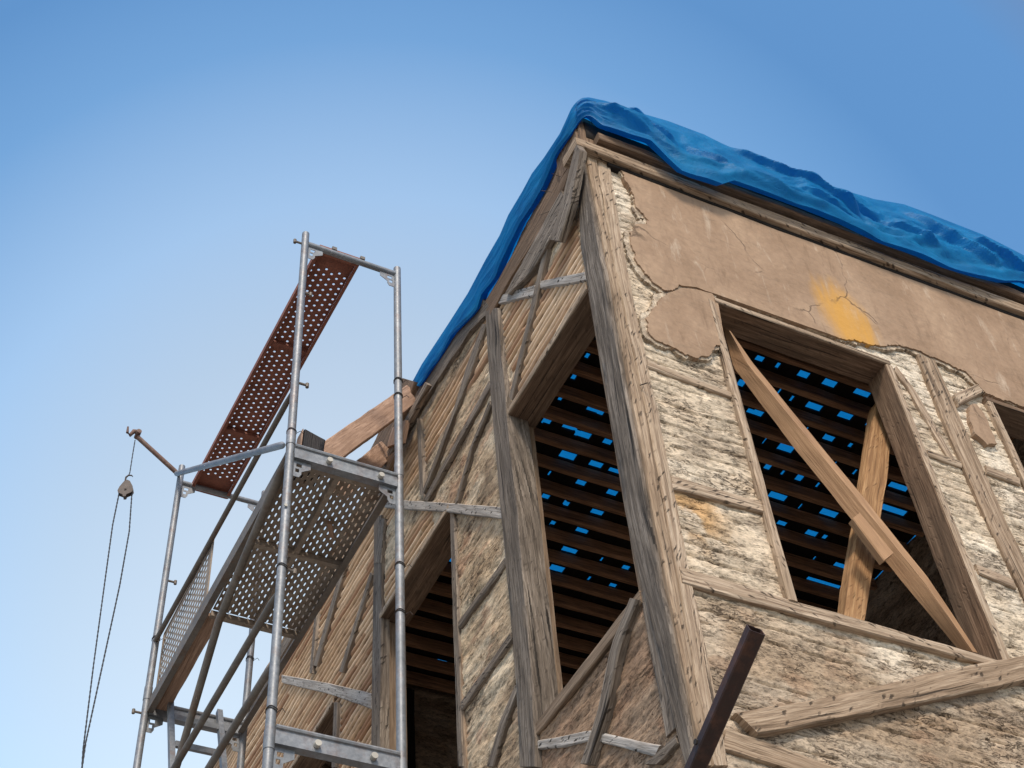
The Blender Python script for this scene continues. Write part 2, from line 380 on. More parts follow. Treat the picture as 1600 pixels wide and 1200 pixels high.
def tarpmat():
    m, t, p = newmat('tarp_blue'); b = NB(t); tc = b.n('TexCoord'); ob = tc.outputs['Object']
    n1 = b.noise(ob, 3.5, 6, .6, .5); n2 = b.noise(b.mapped(ob, (1, 1, 1.6)), 11, 6, .62, 1.2); n3 = b.noise(ob, 60, 3, .5)
    c = b.ramp(n1, [(.3, (.001, .125, .31)), (.7, (.003, .20, .44))])
    b.l(c, p.inputs['Base Color']); p.inputs['Roughness'].default_value = .5
    p.inputs['Specular IOR Level'].default_value = .18
    ridge = b.math('ABSOLUTE', b.math('SUBTRACT', n2, .5)); r2 = b.math('ABSOLUTE', b.math('SUBTRACT', n1, .5))
    h = b.math('ADD', b.math('MULTIPLY', ridge, -1.6), b.math('MULTIPLY', r2, -2.5)); h = b.math('ADD', h, b.math('MULTIPLY', n3, .03))
    nm = b.bump(h, .45, .012); b.l(nm, p.inputs['Normal'])
    tr = b.n('BsdfTranslucent'); tr.inputs[0].default_value = (.008, .35, .90, 1); b.l(nm, tr.inputs[1])
    mx = b.n('MixShader'); mx.inputs[0].default_value = .30
    b.l(p.outputs[0], mx.inputs[1]); b.l(tr.outputs[0], mx.inputs[2])
    b.l(mx.outputs[0], t.nodes['Material Output'].inputs[0]); M_['tarp'] = m
tarpmat()
def simple(key, c, rough=.9):
    m, t, p = newmat(key); b = NB(t); tc = b.n('TexCoord')
    n1 = b.noise(tc.outputs['Object'], 3, 6, .65)
    b.l(b.ramp(n1, [(.3, tuple(x*.75 for x in c)), (.7, tuple(min(1, x*1.2) for x in c))]), p.inputs['Base Color'])
    p.inputs['Roughness'].default_value = rough; M_[key] = m
m_, t_u, p_u = newmat('undercoat'); b_ = NB(t_u); tc_ = b_.n('TexCoord')
n_a = b_.noise(tc_.outputs['Object'], 14, 6, .7, .4); n_b = b_.noise(tc_.outputs['Object'], 50, 4, .7)
c_a = b_.mix(1.0, b_.ramp(n_a, [(.32, (.20, .145, .10)), (.5, (.50, .40, .29)), (.68, (.70, .60, .46))]), b_.ramp(n_b, [(.34, .5), (.55, 1.05)]), 'MULTIPLY')
b_.l(c_a, p_u.inputs['Base Color']); p_u.inputs['Roughness'].default_value = .95
b_.l(b_.bump(b_.math('ADD', n_a, b_.math('MULTIPLY', n_b, .5)), 1.0, .015), p_u.inputs['Normal']); M_['undercoat'] = m_
simple('paving', (.27, .25, .225)); simple('inner', (.075, .055, .042)); simple('rope', (.045, .05, .06)); simple('stucco', (.30, .25, .19))
simple('bolt', (.45, .43, .38), .6)

# ---------------------------------------------------------------- setting
mb = MB(); box(mb, (-300, -300, -.3), (300, 300, 0)); g = mb.build('ground', M_['paving']); struct(g)

# ---------------------------------------------------------------- house
HOUSE = thing('timber_house', 'old half timbered corner house with bare laths, crumbling plaster and a blue covered roof', 'house', (0, 0, 0))
W1, W2 = (.68, 1.83), (2.62, 3.77)         # openings of the right wall (x)
ZT, ZB = 7.95, 5.79
O1, O2, O3 = (.20, 1.21), (2.04, 3.14), (4.0, 5.1)   # openings of the left wall (y)

def walls_grid(name, plane, a0, a1, z0, z1, da, dz, dispf, colf, holes, mat, alf=None):
    na = int((a1-a0)/da)+1; nz = int((z1-z0)/dz)+1
    A = np.linspace(a0, a1, na); Z = np.linspace(z0, z1, nz); AA, ZZ = np.meshgrid(A, Z)
    D = dispf(AA, ZZ); C = colf(AA, ZZ, D)
    P = np.zeros((nz, na, 3)); 
    if plane == 'x': P[..., 0] = -D; P[..., 1] = AA
    else: P[..., 1] = -D; P[..., 0] = AA
    P[..., 2] = ZZ
    idx = np.arange(na*nz).reshape(nz, na)
    q = np.stack([idx[:-1, :-1], idx[:-1, 1:], idx[1:, 1:], idx[1:, :-1]], -1)
    if plane == 'x': q = q[..., ::-1]
    ca = (A[:-1]+A[1:])/2; cz = (Z[:-1]+Z[1:])/2; CA, CZ = np.meshgrid(ca, cz)
    keep = np.ones_like(CA, bool)
    for (h0, h1, hz0, hz1) in holes: keep &= ~((CA > h0) & (CA < h1) & (CZ > hz0) & (CZ < hz1))
    if plane == 'x': keep &= CZ < np.interp(CA, [0, .5, 1.3, 1.8, 2.3, 2.6, 7.6], [9.42, 9.40, 9.26, 9.24, 9.34, 9.46, 9.46])
    q = q[keep]
    me = bpy.data.meshes.new(name); me.vertices.add(na*nz); me.vertices.foreach_set('co', P.reshape(-1))
    nf = len(q); me.loops.add(nf*4); me.loops.foreach_set('vertex_index', q.reshape(-1).astype(np.int32))
    me.polygons.add(nf); me.polygons.foreach_set('loop_start', np.arange(0, nf*4, 4, dtype=np.int32))
    me.polygons.foreach_set('loop_total', np.full(nf, 4, dtype=np.int32))
    me.update(calc_edges=True); me.validate()
    ca_ = me.color_attributes.new('tone', 'FLOAT_COLOR', 'POINT')
    ca_.data.foreach_set('color', np.concatenate([C, np.ones(C.shape[:2]+(1,)) if alf is None else alf(AA, ZZ)[..., None]], -1).reshape(-1))
    me.shade_smooth()
    return link(name, me, mat, HOUSE)
def lerp(a, b, t): return a*(1-t[..., None])+np.array(b)*t[..., None]

# right wall: mud and rubble infill, long flat lumps in rows
def seamR(X, Z):
    w_ = Z+(fbm(X*1.3, Z*.8, 3, 120)-.5)*.07+(fbm(X*7, Z*5, 3, 121)-.5)*.016
    q = w_/.078; k = np.floor(q); d = np.abs(q-k-.5)*2                         # 1 on the seam between two courses
    on = sst(.40, .50, fbm(X*1.6+k*3.7, k*1.9, 3, 122))
    return sst(.84, .96, d)*on, k
def dispR(X, Z):
    rows = fbm(X*2.6, Z*8, 6, 3, .6); fine = fbm(X*20, Z*34, 4, 40, .7); big = fbm(X*1.3, Z*2, 3, 70); sm, k = seamR(X, Z)
    step = (hsh(k, np.floor(X*1.7+k*.37), 123)-.5)*.006
    return -.010+(rows-.5)*.012+(fine-.5)*.015+(big-.5)*.010+step-sm*.016
def colR(X, Z, D):
    base = np.zeros(X.shape+(3,))+np.array([.61, .505, .375])
    low = sst(5.85, 5.45, Z+.25*(fbm(X*2, Z*2, 3, 5)-.5)); base = lerp(base, [.38, .285, .195], low)
    w_ = fbm(X*2.3, Z*4, 4, 200); base = lerp(base, [.74, .645, .51], sst(.45, .62, w_)*(1-.7*low))
    g_ = fbm(X*3.2, Z*4, 5, 300); base = lerp(base, [.34, .27, .20], sst(.56, .70, g_)*.6)
    r_ = fbm(X*5, Z*9, 4, 400); base = lerp(base, [.36, .235, .15], sst(.60, .74, r_)*(.15+.4*low))
    o_ = np.exp(-((X-.24)/.15)**2-((Z-6.22)/.20)**2)*sst(.42, .58, fbm(X*9, Z*9, 5, 500)); base = lerp(base, [.52, .29, .10], np.clip(o_, 0, .75))
    sm, k = seamR(X, Z); return lerp(base, [.13, .09, .06], sm*.8)
walls_grid('right_wall_infill', 'y', .045, 6.0, 4.3, 9.2, .0085, .0085, dispR, colR,
           [(W1[0]-.03, W1[1]+.05, ZB-.05, ZT+.03), (W2[0]-.03, W2[1]+.05, ZB-.05, ZT+.03)], M_['mud_right'])

# left wall: horizontal laths, in places still covered by mud
def lathmask(Y, Z):
    m = .06+0*Y
    m = np.maximum(m, .97*sst(3.25, 3.15, Y)*sst(1.0, 1.35, Y)*sst(8.85, 8.6, Z-.25*(Y-2)*0))     # panels between the openings
    m = np.maximum(m, .8*sst(.75, .4, Y+.8*(Z-9.0)))
    m = np.maximum(m, .9*sst(5.8, 5.7, Z)*sst(1.3, 1.2, Y))
    m = np.maximum(m, .75*sst(9.0, 9.15, Z)*sst(3.6, 3.0, Y))
    m = np.where((Y > .2) & (Y < 1.12) & (Z > 7.9) & (Z < 8.55+.2*(1-Y)), .05, m)
    m = np.where((Y > 2.3) & (Y < 3.1) & (Z < 8.35) & (Z > 7.9), .1, m)
    nz = fbm(Y*1.6, Z*2.6, 4, 808)
    return np.clip(m+(nz-.5)*.9*(1-np.abs(2*m-1)*.55), 0, 1)
PITCH = .056
def lathrow(Y, Z):
    wob = (fbm(Y*.9, Z*.6, 3, 12)-.5)*.10+(fbm(Y*4, Z*3, 2, 13)-.5)*.010
    q = (Z+wob)/PITCH; k = np.floor(q); return k, q-k
def dispL(Y, Z):
    k, fr = lathrow(Y, Z); seg = np.floor(Y*.9+hsh(k, k*0, 3)*7); rnd = hsh(k, seg, 77)
    lath = np.sqrt(np.clip(1-((fr-.5)*2.8)**2, 0, 1))*.020*(.75+.4*rnd)+(fbm(Y*9, k*3.3, 3, 5)-.5)*.008
    gap = (fr < .14) | (fr > .86); lath = np.where(gap, -.020, lath)
    mud = .010+(fbm(Y*3, Z*9, 5, 25, .6)-.5)*.040+(fbm(Y*12+Z*9, Z*30, 4, 26)-.5)*.016
    m = sst(.38, .62, lathmask(Y, Z)); return lath*(1-m)+np.maximum(mud, lath*.5)*m-.014
def colL(Y, Z, D):
    k, fr = lathrow(Y, Z); seg = np.floor(Y*.9+hsh(k, k*0, 3)*7); rnd = hsh(k, seg, 78)
    lc = np.zeros(Y.shape+(3,))+np.array([.56, .37, .225]); lc = lerp(lc, [.82, .62, .43], rnd*.9); lc = lc*(.78+.44*fbm(Y*14, k*5.1, 3, 81))[..., None]
    lc = lerp(lc, [.36, .19, .11], sst(.62, .95, hsh(k, seg, 79))*.8)
    e = np.clip(np.abs(fr-.5)*2, 0, 1); lc = lerp(lc, [.06, .035, .02], sst(.62, .74, e))
    mc = np.zeros(Y.shape+(3,))+np.array([.58, .44, .295]); mc = lerp(mc, [.72, .585, .42], sst(.45, .65, fbm(Y*3, Z*5, 4, 33)))
    mc = lerp(mc, [.33, .24, .16], sst(.57, .74, fbm(Y*4, Z*6, 5, 34))*.8)
    mc = lerp(mc, [.42, .21, .13], sst(.62, .76, fbm(Y*6, Z*10, 4, 35))*.45)
    low = sst(5.82, 5.7, Z)*sst(1.4, 1.2, Y); mc = lerp(mc, [.27, .165, .105], low*.75)
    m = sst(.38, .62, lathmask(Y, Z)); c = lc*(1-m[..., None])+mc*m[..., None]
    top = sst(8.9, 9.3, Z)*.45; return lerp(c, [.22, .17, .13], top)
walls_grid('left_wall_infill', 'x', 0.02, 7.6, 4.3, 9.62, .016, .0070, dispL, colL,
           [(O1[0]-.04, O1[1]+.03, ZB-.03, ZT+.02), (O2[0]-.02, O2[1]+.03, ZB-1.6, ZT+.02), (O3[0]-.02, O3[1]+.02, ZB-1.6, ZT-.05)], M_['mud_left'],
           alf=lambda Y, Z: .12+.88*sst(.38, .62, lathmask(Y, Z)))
# wall core just behind the infill (keeps the building closed) and lower storey
def core():
    mb = MB()
    def wy(x0, x1, z0, z1): box(mb, (x0, .05, z0), (x1, .16, z1), 0)
    def wx(y0, y1, z0, z1): box(mb, (.05, y0, z0), (.16, y1, z1), 1)
    wy(.17, W1[0]-.02, 4.3, 9.15); wy(W1[1]+.03, W2[0]-.02, 4.3, 9.15); wy(W2[1]+.03, 6, 4.3, 9.15)
    wy(W1[0]-.015, W1[1]+.025, 4.3, ZB-.06); wy(W1[0]-.015, W1[1]+.025, ZT+.06, 9.15)
    wy(W2[0]-.015, W2[1]+.025, 4.3, ZB-.06); wy(W2[0]-.015, W2[1]+.025, ZT+.06, 9.15)
    wx(.05, O1[0]-.03, 4.3, 9.15); wx(O1[1]+.03, O2[0]-.01, 4.3, 9.2); wx(O2[1]+.03, O3[0]-.01, 4.3, 9.4); wx(O3[1]+.02, 8, 4.3, 9.4)
    wx(O1[0]-.025, O1[1]+.025, 4.3, ZB-.06); wx(O1[0]-.025, O1[1]+.025, ZT+.07, 9.2)
    wx(O2[0], O2[1]+.02, ZT+.07, 9.2); wx(O3[0], O3[1]+.01, ZT+.02, 9.4); 
    return mb.build('wall_core', M_['inner'], HOUSE)
core()
mb = MB(); box(mb, (-.0, 0, -.1), (6, 8, 4.295)); mb.build('lower_storey_wall', M_['stucco'], HOUSE)
mb = MB(); box(mb, (5.9, .17, 4.3), (6, 8, 9.2)); box(mb, (.17, 7.9, 4.3), (5.895, 8, 9.2)); mb.build('rear_wall', M_['stucco'], HOUSE)

# interior partitions, seen through the openings
def partition(name, plane, a0, a1, z0, z1, pos):
    na, nz = int((a1-a0)/.04)+1, int((z1-z0)/.03)+1
    A, Z = np.meshgrid(np.linspace(a0, a1, na), np.linspace(z0, z1, nz))
    D = (fbm(A*4, Z*14, 5, 61)-.5)*.06
    C = lerp(np.zeros(A.shape+(3,))+np.array([.46, .34, .24]), [.62, .50, .38], sst(.45, .7, fbm(A*3, Z*6, 4, 62)))
    P = np.zeros(A.shape+(3,)); P[..., 2] = Z
    if plane == 'y': P[..., 0] = A; P[..., 1] = pos-D
    else: P[..., 1] = A; P[..., 0] = pos-D
    idx = np.arange(A.size).reshape(A.shape)
    q = np.stack([idx[:-1, :-1], idx[:-1, 1:], idx[1:, 1:], idx[1:, :-1]], -1).reshape(-1, 4)
    me = bpy.data.meshes.new(name); me.from_pydata([tuple(v) for v in P.reshape(-1, 3)], [], [tuple(map(int, r)) for r in q])
    ca_ = me.color_attributes.new('tone', 'FLOAT_COLOR', 'POINT')
    ca_.data.foreach_set('color', np.concatenate([C, np.ones(C.shape[:2]+(1,))], -1).reshape(-1)); me.shade_smooth()
    return link(name, me, M_['brick_core'], HOUSE)
partition('inner_partition', 'x', .18, 5.2, 4.3, 9.308, 4.12)
partition('inner_partition', 'y', .18, 4.1, 4.3, 9.308, 5.28)
for xx in (1.05, 1.75):
    timber('stud', [(xx, 5.22, 4.4), (xx, 5.22, 9.18)], [(xx+.09, 5.22, 4.4), (xx+.09, 5.22, 9.18)], NY, 0, .04, M_['nearblack'], HOUSE)

# ceiling joists and the broken boarding above them
JY = [.10+.22*k for k in range(24)]
for y in JY:
    x1 = 4.08
    dz = random.uniform(-.006, .006)
    timber('ceiling_joist', [(.06, y-.024+random.uniform(-.006, .006), 9.2+dz), (x1, y-.024, 9.2+dz)], [(.06, y+.024, 9.2+dz), (x1, y+.024+random.uniform(-.006, .006), 9.2+dz)], (0, 0, -1), 0, .10, M_['joist'], HOUSE, .006, seg=.12, ns=3)
z3 = lambda x, y: (600+x*.3125, 450+y*.3125)
z4 = lambda x, y: (1100+x*.3125, 450+y*.3125)
z5 = lambda x, y: (600+x*.3125, 825+y*.3125)
z6 = lambda x, y: (1100+x*.3125, 825+y*.3125)
G4 = [(280,358,50),(372,390,25),(502,435,65),(630,480,80),(790,532,95),(190,478,45),(440,558,20),(378,522,15),(553,597,90),(706,645,85),(818,682,20),(255,628,95),(305,768,12),(412,805,90),(626,755,65),(735,790,25),(515,712,12),(318,902,40),(395,928,20),(477,955,45),(572,988,18),(755,925,20),(658,882,12),(370,1045,105),(485,1095,10),(627,1130,100),(390,1183,55),(975,998,115),(950,1115,150)]
G6 = [(540,30,70),(605,50,30),(690,195,90),(552,157,15),(600,278,200)]
G3 = [(1018,342,25),(950,448,28),(882,557,25),(1060,615,100),(815,670,50),(930,700,80),(990,737,100),(1118,775,50),(920,842,90),(1060,888,75),(1155,918,70),(828,930,15),(985,980,55),(1140,1030,60),(808,1048,45),(912,1082,38),(1065,1128,70),(845,1180,30)]
G5 = [(990,20,70),(928,117,85),(1088,163,15),(1210,202,45),(865,207,80),(1027,256,18),(1145,292,42),(960,355,30),(1078,388,42),(1180,417,25),(290,670,55),(340,165,25)]
ZD = 9.312
gaps = {}
for fz, G in ((z4, G4), (z6, G6), (z3, G3), (z5, G5)):
    for gx, gy, gw in G:
        a = PZ(fz(gx-gw/2, gy), ZD); c = PZ(fz(gx+gw/2, gy), ZD); ctr = (a+c)/2
        k = int(math.floor((ctr[1]-.10)/.22)); W = max(.02, np.hypot(*(fz(gx+gw/2, gy)[0]-fz(gx-gw/2, gy)[0], 0))/2296*np.linalg.norm(ctr-CAM))
        gaps.setdefault(k, []).append((ctr[0]-W/2, ctr[0]+W/2, ctr[1]))
mb = MB()
for k in range(-1, 24):
    y0 = .10+.22*k; x = .06; g = sorted(gaps.get(k, [])); y1 = y0+.22
    y0 = max(y0, .05)
    for (a, c, gy) in g+[(4.11, 4.11, None)]:
        # boards laid side by side, lengths between gaps cut into planks
        while x < a-.005:
            e = min(a, x+random.uniform(.10, .16))
            if a-e < .03: e = a
            box(mb, (x, y0, ZD+random.uniform(0, .006)), (e-.0005, y1, ZD+.022), 1); x = e
        if gy is not None and c > x:
            ed_ = [x, c] if random.random() < .6 else sorted([x, c, random.uniform(x, c)])
            for xa_, xb_ in zip(ed_[:-1], ed_[1:]):
                if xb_-xa_ < .004: continue
                ya, yb = max(y0, gy-random.uniform(.024, .040)), min(y1, gy+random.uniform(.024, .040))
                if ya > y0+.004: box(mb, (xa_, y0, ZD+.001), (xb_-.0005, ya, ZD+.023), 0)
                if yb < y1-.004: box(mb, (xa_, yb, ZD+.001), (xb_-.0005, y1, ZD+.023), 0)
        x = max(x, c)
mb.build('roof_boarding', M_['nearblack'], HOUSE)

# ---- left wall timbers
tL('corner_post', [(904, 258), (912, 396), (934, 510), (956, 637), (986, 822), (1061, 1137), (1078, 1200)],
   [], .02, .06, M_['dgrey'], wob=.006)
tR('corner_post', [(914, 247), (945, 396), (966, 510), (989, 640), (1022, 823), (1084, 1137), (1096, 1200)],
   [(931, 253), (953, 396), (975, 500), (1006, 640), (1040, 825), (1099, 1137), (1110, 1200)], .016, .10, M_['tan'], wob=.004)
tR('corner_board', [(932.5, 254), (954.5, 396), (976.5, 500), (1007.5, 640), (1041.5, 825), (1100.5, 1137), (1112, 1200)],
   [(953, 262), (975, 396), (996, 500), (1026, 640), (1063, 825), (1117, 1090), (1137, 1200)], .010, .08, M_['pale'], wob=.008)
tL('post', [(764, 484), (775, 637), (792, 822), (812, 1045), (821, 1197)], [(784, 484), (800, 653), (818, 822), (838, 1045), (846, 1197)], .03, .14, M_['dgrey'], wob=.010)
# window frames of the left wall: head + jambs + sill
def lframe(y0, y1, sill=True, z1=ZT, zb=ZB):
    d = .17
    hd = timber('window_frame', [(0, y0-.02, z1), (0, y1, z1)], [(0, y0-.02, z1+.05), (0, y1, z1+.05)], NX, .018, d+.02, M_['brown'], HOUSE, .004)  # brown body: the soffit's shade is put into the wood colour
    timber('lit_front', [(0, y0-.02, z1+.004), (0, y1, z1+.004)], [(0, y0-.02, z1+.052), (0, y1, z1+.052)], NX, .024, .004, M_['pale'], hd, .003)  # thin pale strip added to paint the lighter lit front of the head
    timber('jamb', [(0, y1-.001, zb-.02), (0, y1-.001, z1-.002)], [(0, y1+.055, zb-.02), (0, y1+.055, z1-.002)], NX, .008, d, M_['reveal'], hd, .005)
    timber('jamb', [(0, y0-.05, zb-.02), (0, y0-.05, z1-.002)], [(0, y0, zb-.02), (0, y0, z1-.002)], NX, .008, d, M_['reveal'], hd, .004)
    if sill: timber('sill', [(0, y0-.02, zb-.07), (0, y1, zb-.07)], [(0, y0-.02, zb), (0, y1, zb)], NX, .02, d+.02, M_['reveal'], hd, .005)
    return hd
lframe(O1[0], O1[1]); lframe(O2[0], O2[1], False, zb=4.4); lframe(O3[0], O3[1], False, z1=7.86, zb=4.4)
tL('stud', [(706, 812), (712, 1000), (719, 1197)], [(713, 808), (720, 1000), (727, 1197)], .015, .06)
tL('stud', [(588, 812), (586, 1000), (584, 1175)], [(600, 806), (600, 975), (599, 1175)], .02, .06)
tL('stud', [(1003, 928), (1044, 1153)], [(1015, 924), (1060, 1137)], .012, .05)
tL('stud', [(994, 937), (965, 1010), (943, 1119), (917, 1197)], [(1006, 940), (979, 1012), (958, 1110), (931, 1197)], .035, .06)
tL('rail', [(845, 1157), (885, 1150), (925, 1142), (985, 1154), (1037, 1166)], [(846, 1171), (885, 1168), (928, 1158), (982, 1171), (1028, 1183)], .016, .05, M_['palegrey'])
tL('brace', [(1062, 1150), (1013, 1197)], [(1066, 1163), (1034, 1197)], .022, .05)
tL('brace', [(793, 872), (720, 973)], [(795, 882), (722, 982)], .018, .05, M_['grey'], wob=.006)
tL('brace', [(801, 990), (724, 1098)], [(804, 1002), (726, 1110)], .018, .05, M_['grey'], wob=.006)
tL('brace', [(809, 1070), (785, 1130), (765, 1197)], [(815, 1078), (793, 1136), (776, 1197)], .018, .05, M_['grey'], wob=.006)
tL('rail', [(606, 781), (690, 786), (789, 794)], [(606, 795), (690, 800), (790, 812)], .024, .05, M_['palegrey'])
tL('rail', [(779, 464), (840, 447)], [(782, 477), (841, 462)], .022, .05, M_['palegrey'])
tL('rail', [(849, 440), (918, 426)], [(850, 452), (921, 440)], .022, .05, M_['palegrey'])
tL('rail', [(444, 1055), (520, 1069), (585, 1084)], [(444, 1068), (520, 1086), (585, 1109)], .022, .05, M_['palegrey'])
for l, r in (([(656, 656), (661, 775)], [(662, 656), (668, 778)]), ([(759, 508), (735, 570), (714, 640), (665, 769)], [(765, 508), (742, 580), (719, 640), (668, 772)]),
             ([(769, 597), (718, 690), (667, 781)], [(773, 606), (723, 692), (673, 784)]), ([(770, 628), (740, 700), (716, 790)], [(772, 634), (743, 702), (719, 790)]),
             ([(857, 382), (830, 500), (801, 622)], [(863, 384), (837, 500), (805, 628)]), ([(497, 952), (488, 1053)], [(501, 952), (493, 1053)]),
             ([(540, 880), (494, 1040)], [(546, 882), (500, 1042)]), ([(583, 896), (535, 1050)], [(587, 900), (540, 1052)]),
             ([(527, 1098), (523, 1200)], [(533, 1098), (530, 1200)]),
             ([(600, 812), (589, 880)], [(606, 812), (600, 880)])):
    tL('lath_strip', l, r, .026, .05, M_['grey'], wob=.004)
# wall plate under the tarp, and the rough boards above it
tL('wall_plate', [(758, 466), (703, 545), (651, 622), (604, 702), (585, 760)], [(775, 484), (740, 520), (672, 622), (632, 690), (600, 790)], .03, .12, M_['dgrey'], wob=.008)
tL('wall_plate', [(500, 905), (457, 985), (425, 1045), (404, 1085), (350, 1165)], [(520, 900), (470, 985), (440, 1035), (418, 1075), (365, 1160)], .03, .12, M_['grey'], wob=.008)
tL('eave_board', [(896, 215), (868, 290), (835, 350), (790, 430), (760, 480)], [(908, 235), (886, 300), (853, 360), (808, 430), (772, 495)], .03, .08, M_['brown'], wob=.010)
tL('eave_board', [(888, 300), (860, 350), (825, 415), (800, 460)], [(898, 330), (872, 372), (836, 432), (806, 462)], .045, .04, M_['grey'], wob=.010)

# ---- right wall timbers
hd = timber('window_frame', [(W1[0], 0, ZT), (W1[1]+.04, 0, ZT)], [(W1[0], 0, ZT+.035), (W1[1]+.04, 0, ZT+.035)], NY, .020, .17, M_['brown'], HOUSE, .003)  # brown carries the shade of the soffit in its colour
timber('lit_front', [(W1[0], 0, ZT+.003), (W1[1]+.04, 0, ZT+.003)], [(W1[0], 0, ZT+.04), (W1[1]+.04, 0, ZT+.04)], NY, .027, .005, M_['pale'], hd, .003)  # added pale facing, colour standing for the lit front face
timber('jamb', [(W1[0]-.048, 0, ZB-.0), (W1[0]-.048, 0, ZT+.01)], [(W1[0]-.002, 0, ZB-.0), (W1[0]-.002, 0, ZT-.002)], NY, .022, .11, M_['pale'], hd, .004)
timber('jamb', [(W1[1], 0, ZB-.03), (W1[1], 0, ZT-.003)], [(W1[1]+.045, 0, ZB-.03), (W1[1]+.045, 0, ZT-.003)], NY, .018, .17, M_['brown'], hd, .004)  # brown here paints the reveal that is turned from the light
timber('lit_front', [(W1[1]+.002, 0, ZB-.03), (W1[1]+.002, 0, ZT-.003)], [(W1[1]+.05, 0, ZB-.03), (W1[1]+.05, 0, ZT-.003)], NY, .025, .005, M_['pale'], hd, .004)  # added pale facing for the lit front edge of this jamb
timber('sill', [(W1[0]-.6, 0, ZB-.085), (W1[1]-.02, 0, ZB-.05)], [(W1[0]-.6, 0, ZB+.01), (W1[1]-.02, 0, ZB+.002)], NY, .016, .15, M_['pale'], hd, .006)
hd = timber('window_frame', [(W2[0]-.05, 0, ZT), (W2[1]+.04, 0, ZT)], [(W2[0]-.05, 0, ZT+.035), (W2[1]+.04, 0, ZT+.035)], NY, .024, .19, M_['brown'], HOUSE, .003)
timber('jamb', [(W2[0]-.045, 0, ZB), (W2[0]-.045, 0, ZT-.003)], [(W2[0], 0, ZB), (W2[0], 0, ZT-.003)], NY, .022, .13, M_['pale'], hd, .004)
timber('jamb', [(W2[1], 0, ZB), (W2[1], 0, ZT-.003)], [(W2[1]+.04, 0, ZB), (W2[1]+.04, 0, ZT-.003)], NY, .022, .19, M_['pale'], hd, .004)
timber('sill', [(W2[0]-.05, 0, ZB-.08), (W2[1]+.05, 0, ZB-.08)], [(W2[0]-.05, 0, ZB), (W2[1]+.05, 0, ZB)], NY, .02, .19, M_['pale'], hd, .006)
tR('rail', [(1012, 563), (1143, 614)], [(1013, 575), (1143, 622)], .006, .06, M_['pale'], wob=.006)
tR('rail', [(1046, 744), (1192, 786)], [(1049, 764), (1195, 803)], .008, .06, M_['pale'], wob=.006)
tR('rail', [(1447, 703), (1500, 722)], [(1448, 712), (1502, 732)], .010, .06, M_['pale'])
tR('rail', [(1522, 882), (1580, 905)], [(1528, 897), (1588, 922)], .010, .06, M_['pale'])
tR('rail', [(1539, 728), (1592, 748)], [(1542, 740), (1594, 760)], .010, .06, M_['pale'])
tR('stud', [(1431, 556), (1485, 690), (1547, 830), (1597, 931), (1660, 1065)], [(1460, 567), (1514, 690), (1576, 830), (1627, 931), (1690, 1065)], .016, .09, M_['tan'])
tR('brace', [(1395, 577), (1420, 612), (1484, 722)], [(1399, 573), (1430, 612), (1493, 722)], .010, .05, M_['pale'], wob=.006)
tR('brace', [(1144, 1119), (1287, 1094), (1400, 1068), (1500, 1046), (1640, 1020)], [(1180, 1153), (1310, 1128), (1425, 1104), (1530, 1083), (1645, 1060)], .028, .08, M_['tan'], wob=.006)
tR('brace', [(1135, 1140), (1250, 1178), (1340, 1210)], [(1128, 1172), (1243, 1206), (1333, 1236)], .006, .08, M_['tan'], wob=.01)
tR('cleat', [(1487, 619), (1531, 600)], [(1495, 636), (1534, 616)], .020, .05, M_['pale'])
# eave beams of the right wall
EAVE_A = timber('eave_beam', [(-.09, 0, 9.035), (1.5, 0, 9.05), (6.0, 0, 9.20)], [(-.09, 0, 9.125), (1.5, 0, 9.15), (6.0, 0, 9.32)], NY, .06, .17, M_['tan'], HOUSE, .006)
timber('eave_gap_shade', [(.14, 0, 9.005), (1.5, 0, 9.02), (6.0, 0, 9.17)], [(.14, 0, 9.033), (1.5, 0, 9.048), (6.0, 0, 9.198)], NY, .028, .05, M_['nearblack'], HOUSE, .008)  # added near-black strip: shade of the gap under the eave put into colour
timber('eave_beam', [(.02, 0, 9.130), (1.5, 0, 9.155), (6.0, 0, 9.325)], [(.02, 0, 9.17), (1.5, 0, 9.20), (6.0, 0, 9.37)], NY, .03, .15, M_['nearblack'], HOUSE, .006)
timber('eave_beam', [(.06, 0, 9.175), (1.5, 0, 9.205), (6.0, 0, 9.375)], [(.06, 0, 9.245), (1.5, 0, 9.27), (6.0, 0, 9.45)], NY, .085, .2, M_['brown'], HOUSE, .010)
timber('eave_beam', [(.02, 0, 9.25), (6.0, 0, 9.46)], [(.02, 0, 9.42), (6.0, 0, 9.60)], NY, .03, .2, M_['nearblack'], HOUSE, .012)
timber('corner_block', [(0, .00, 9.13), (0, .02, 9.46)], [(0, .30, 9.13), (0, .26, 9.42)], NX, .03, .10, M_['brown'], HOUSE, .012)
timber('corner_block', [(-.028, 0, 9.13), (-.02, 0, 9.48)], [(.14, 0, 9.17), (.12, 0, 9.46)], NY, .02, .10, M_['brown'], HOUSE, .012)

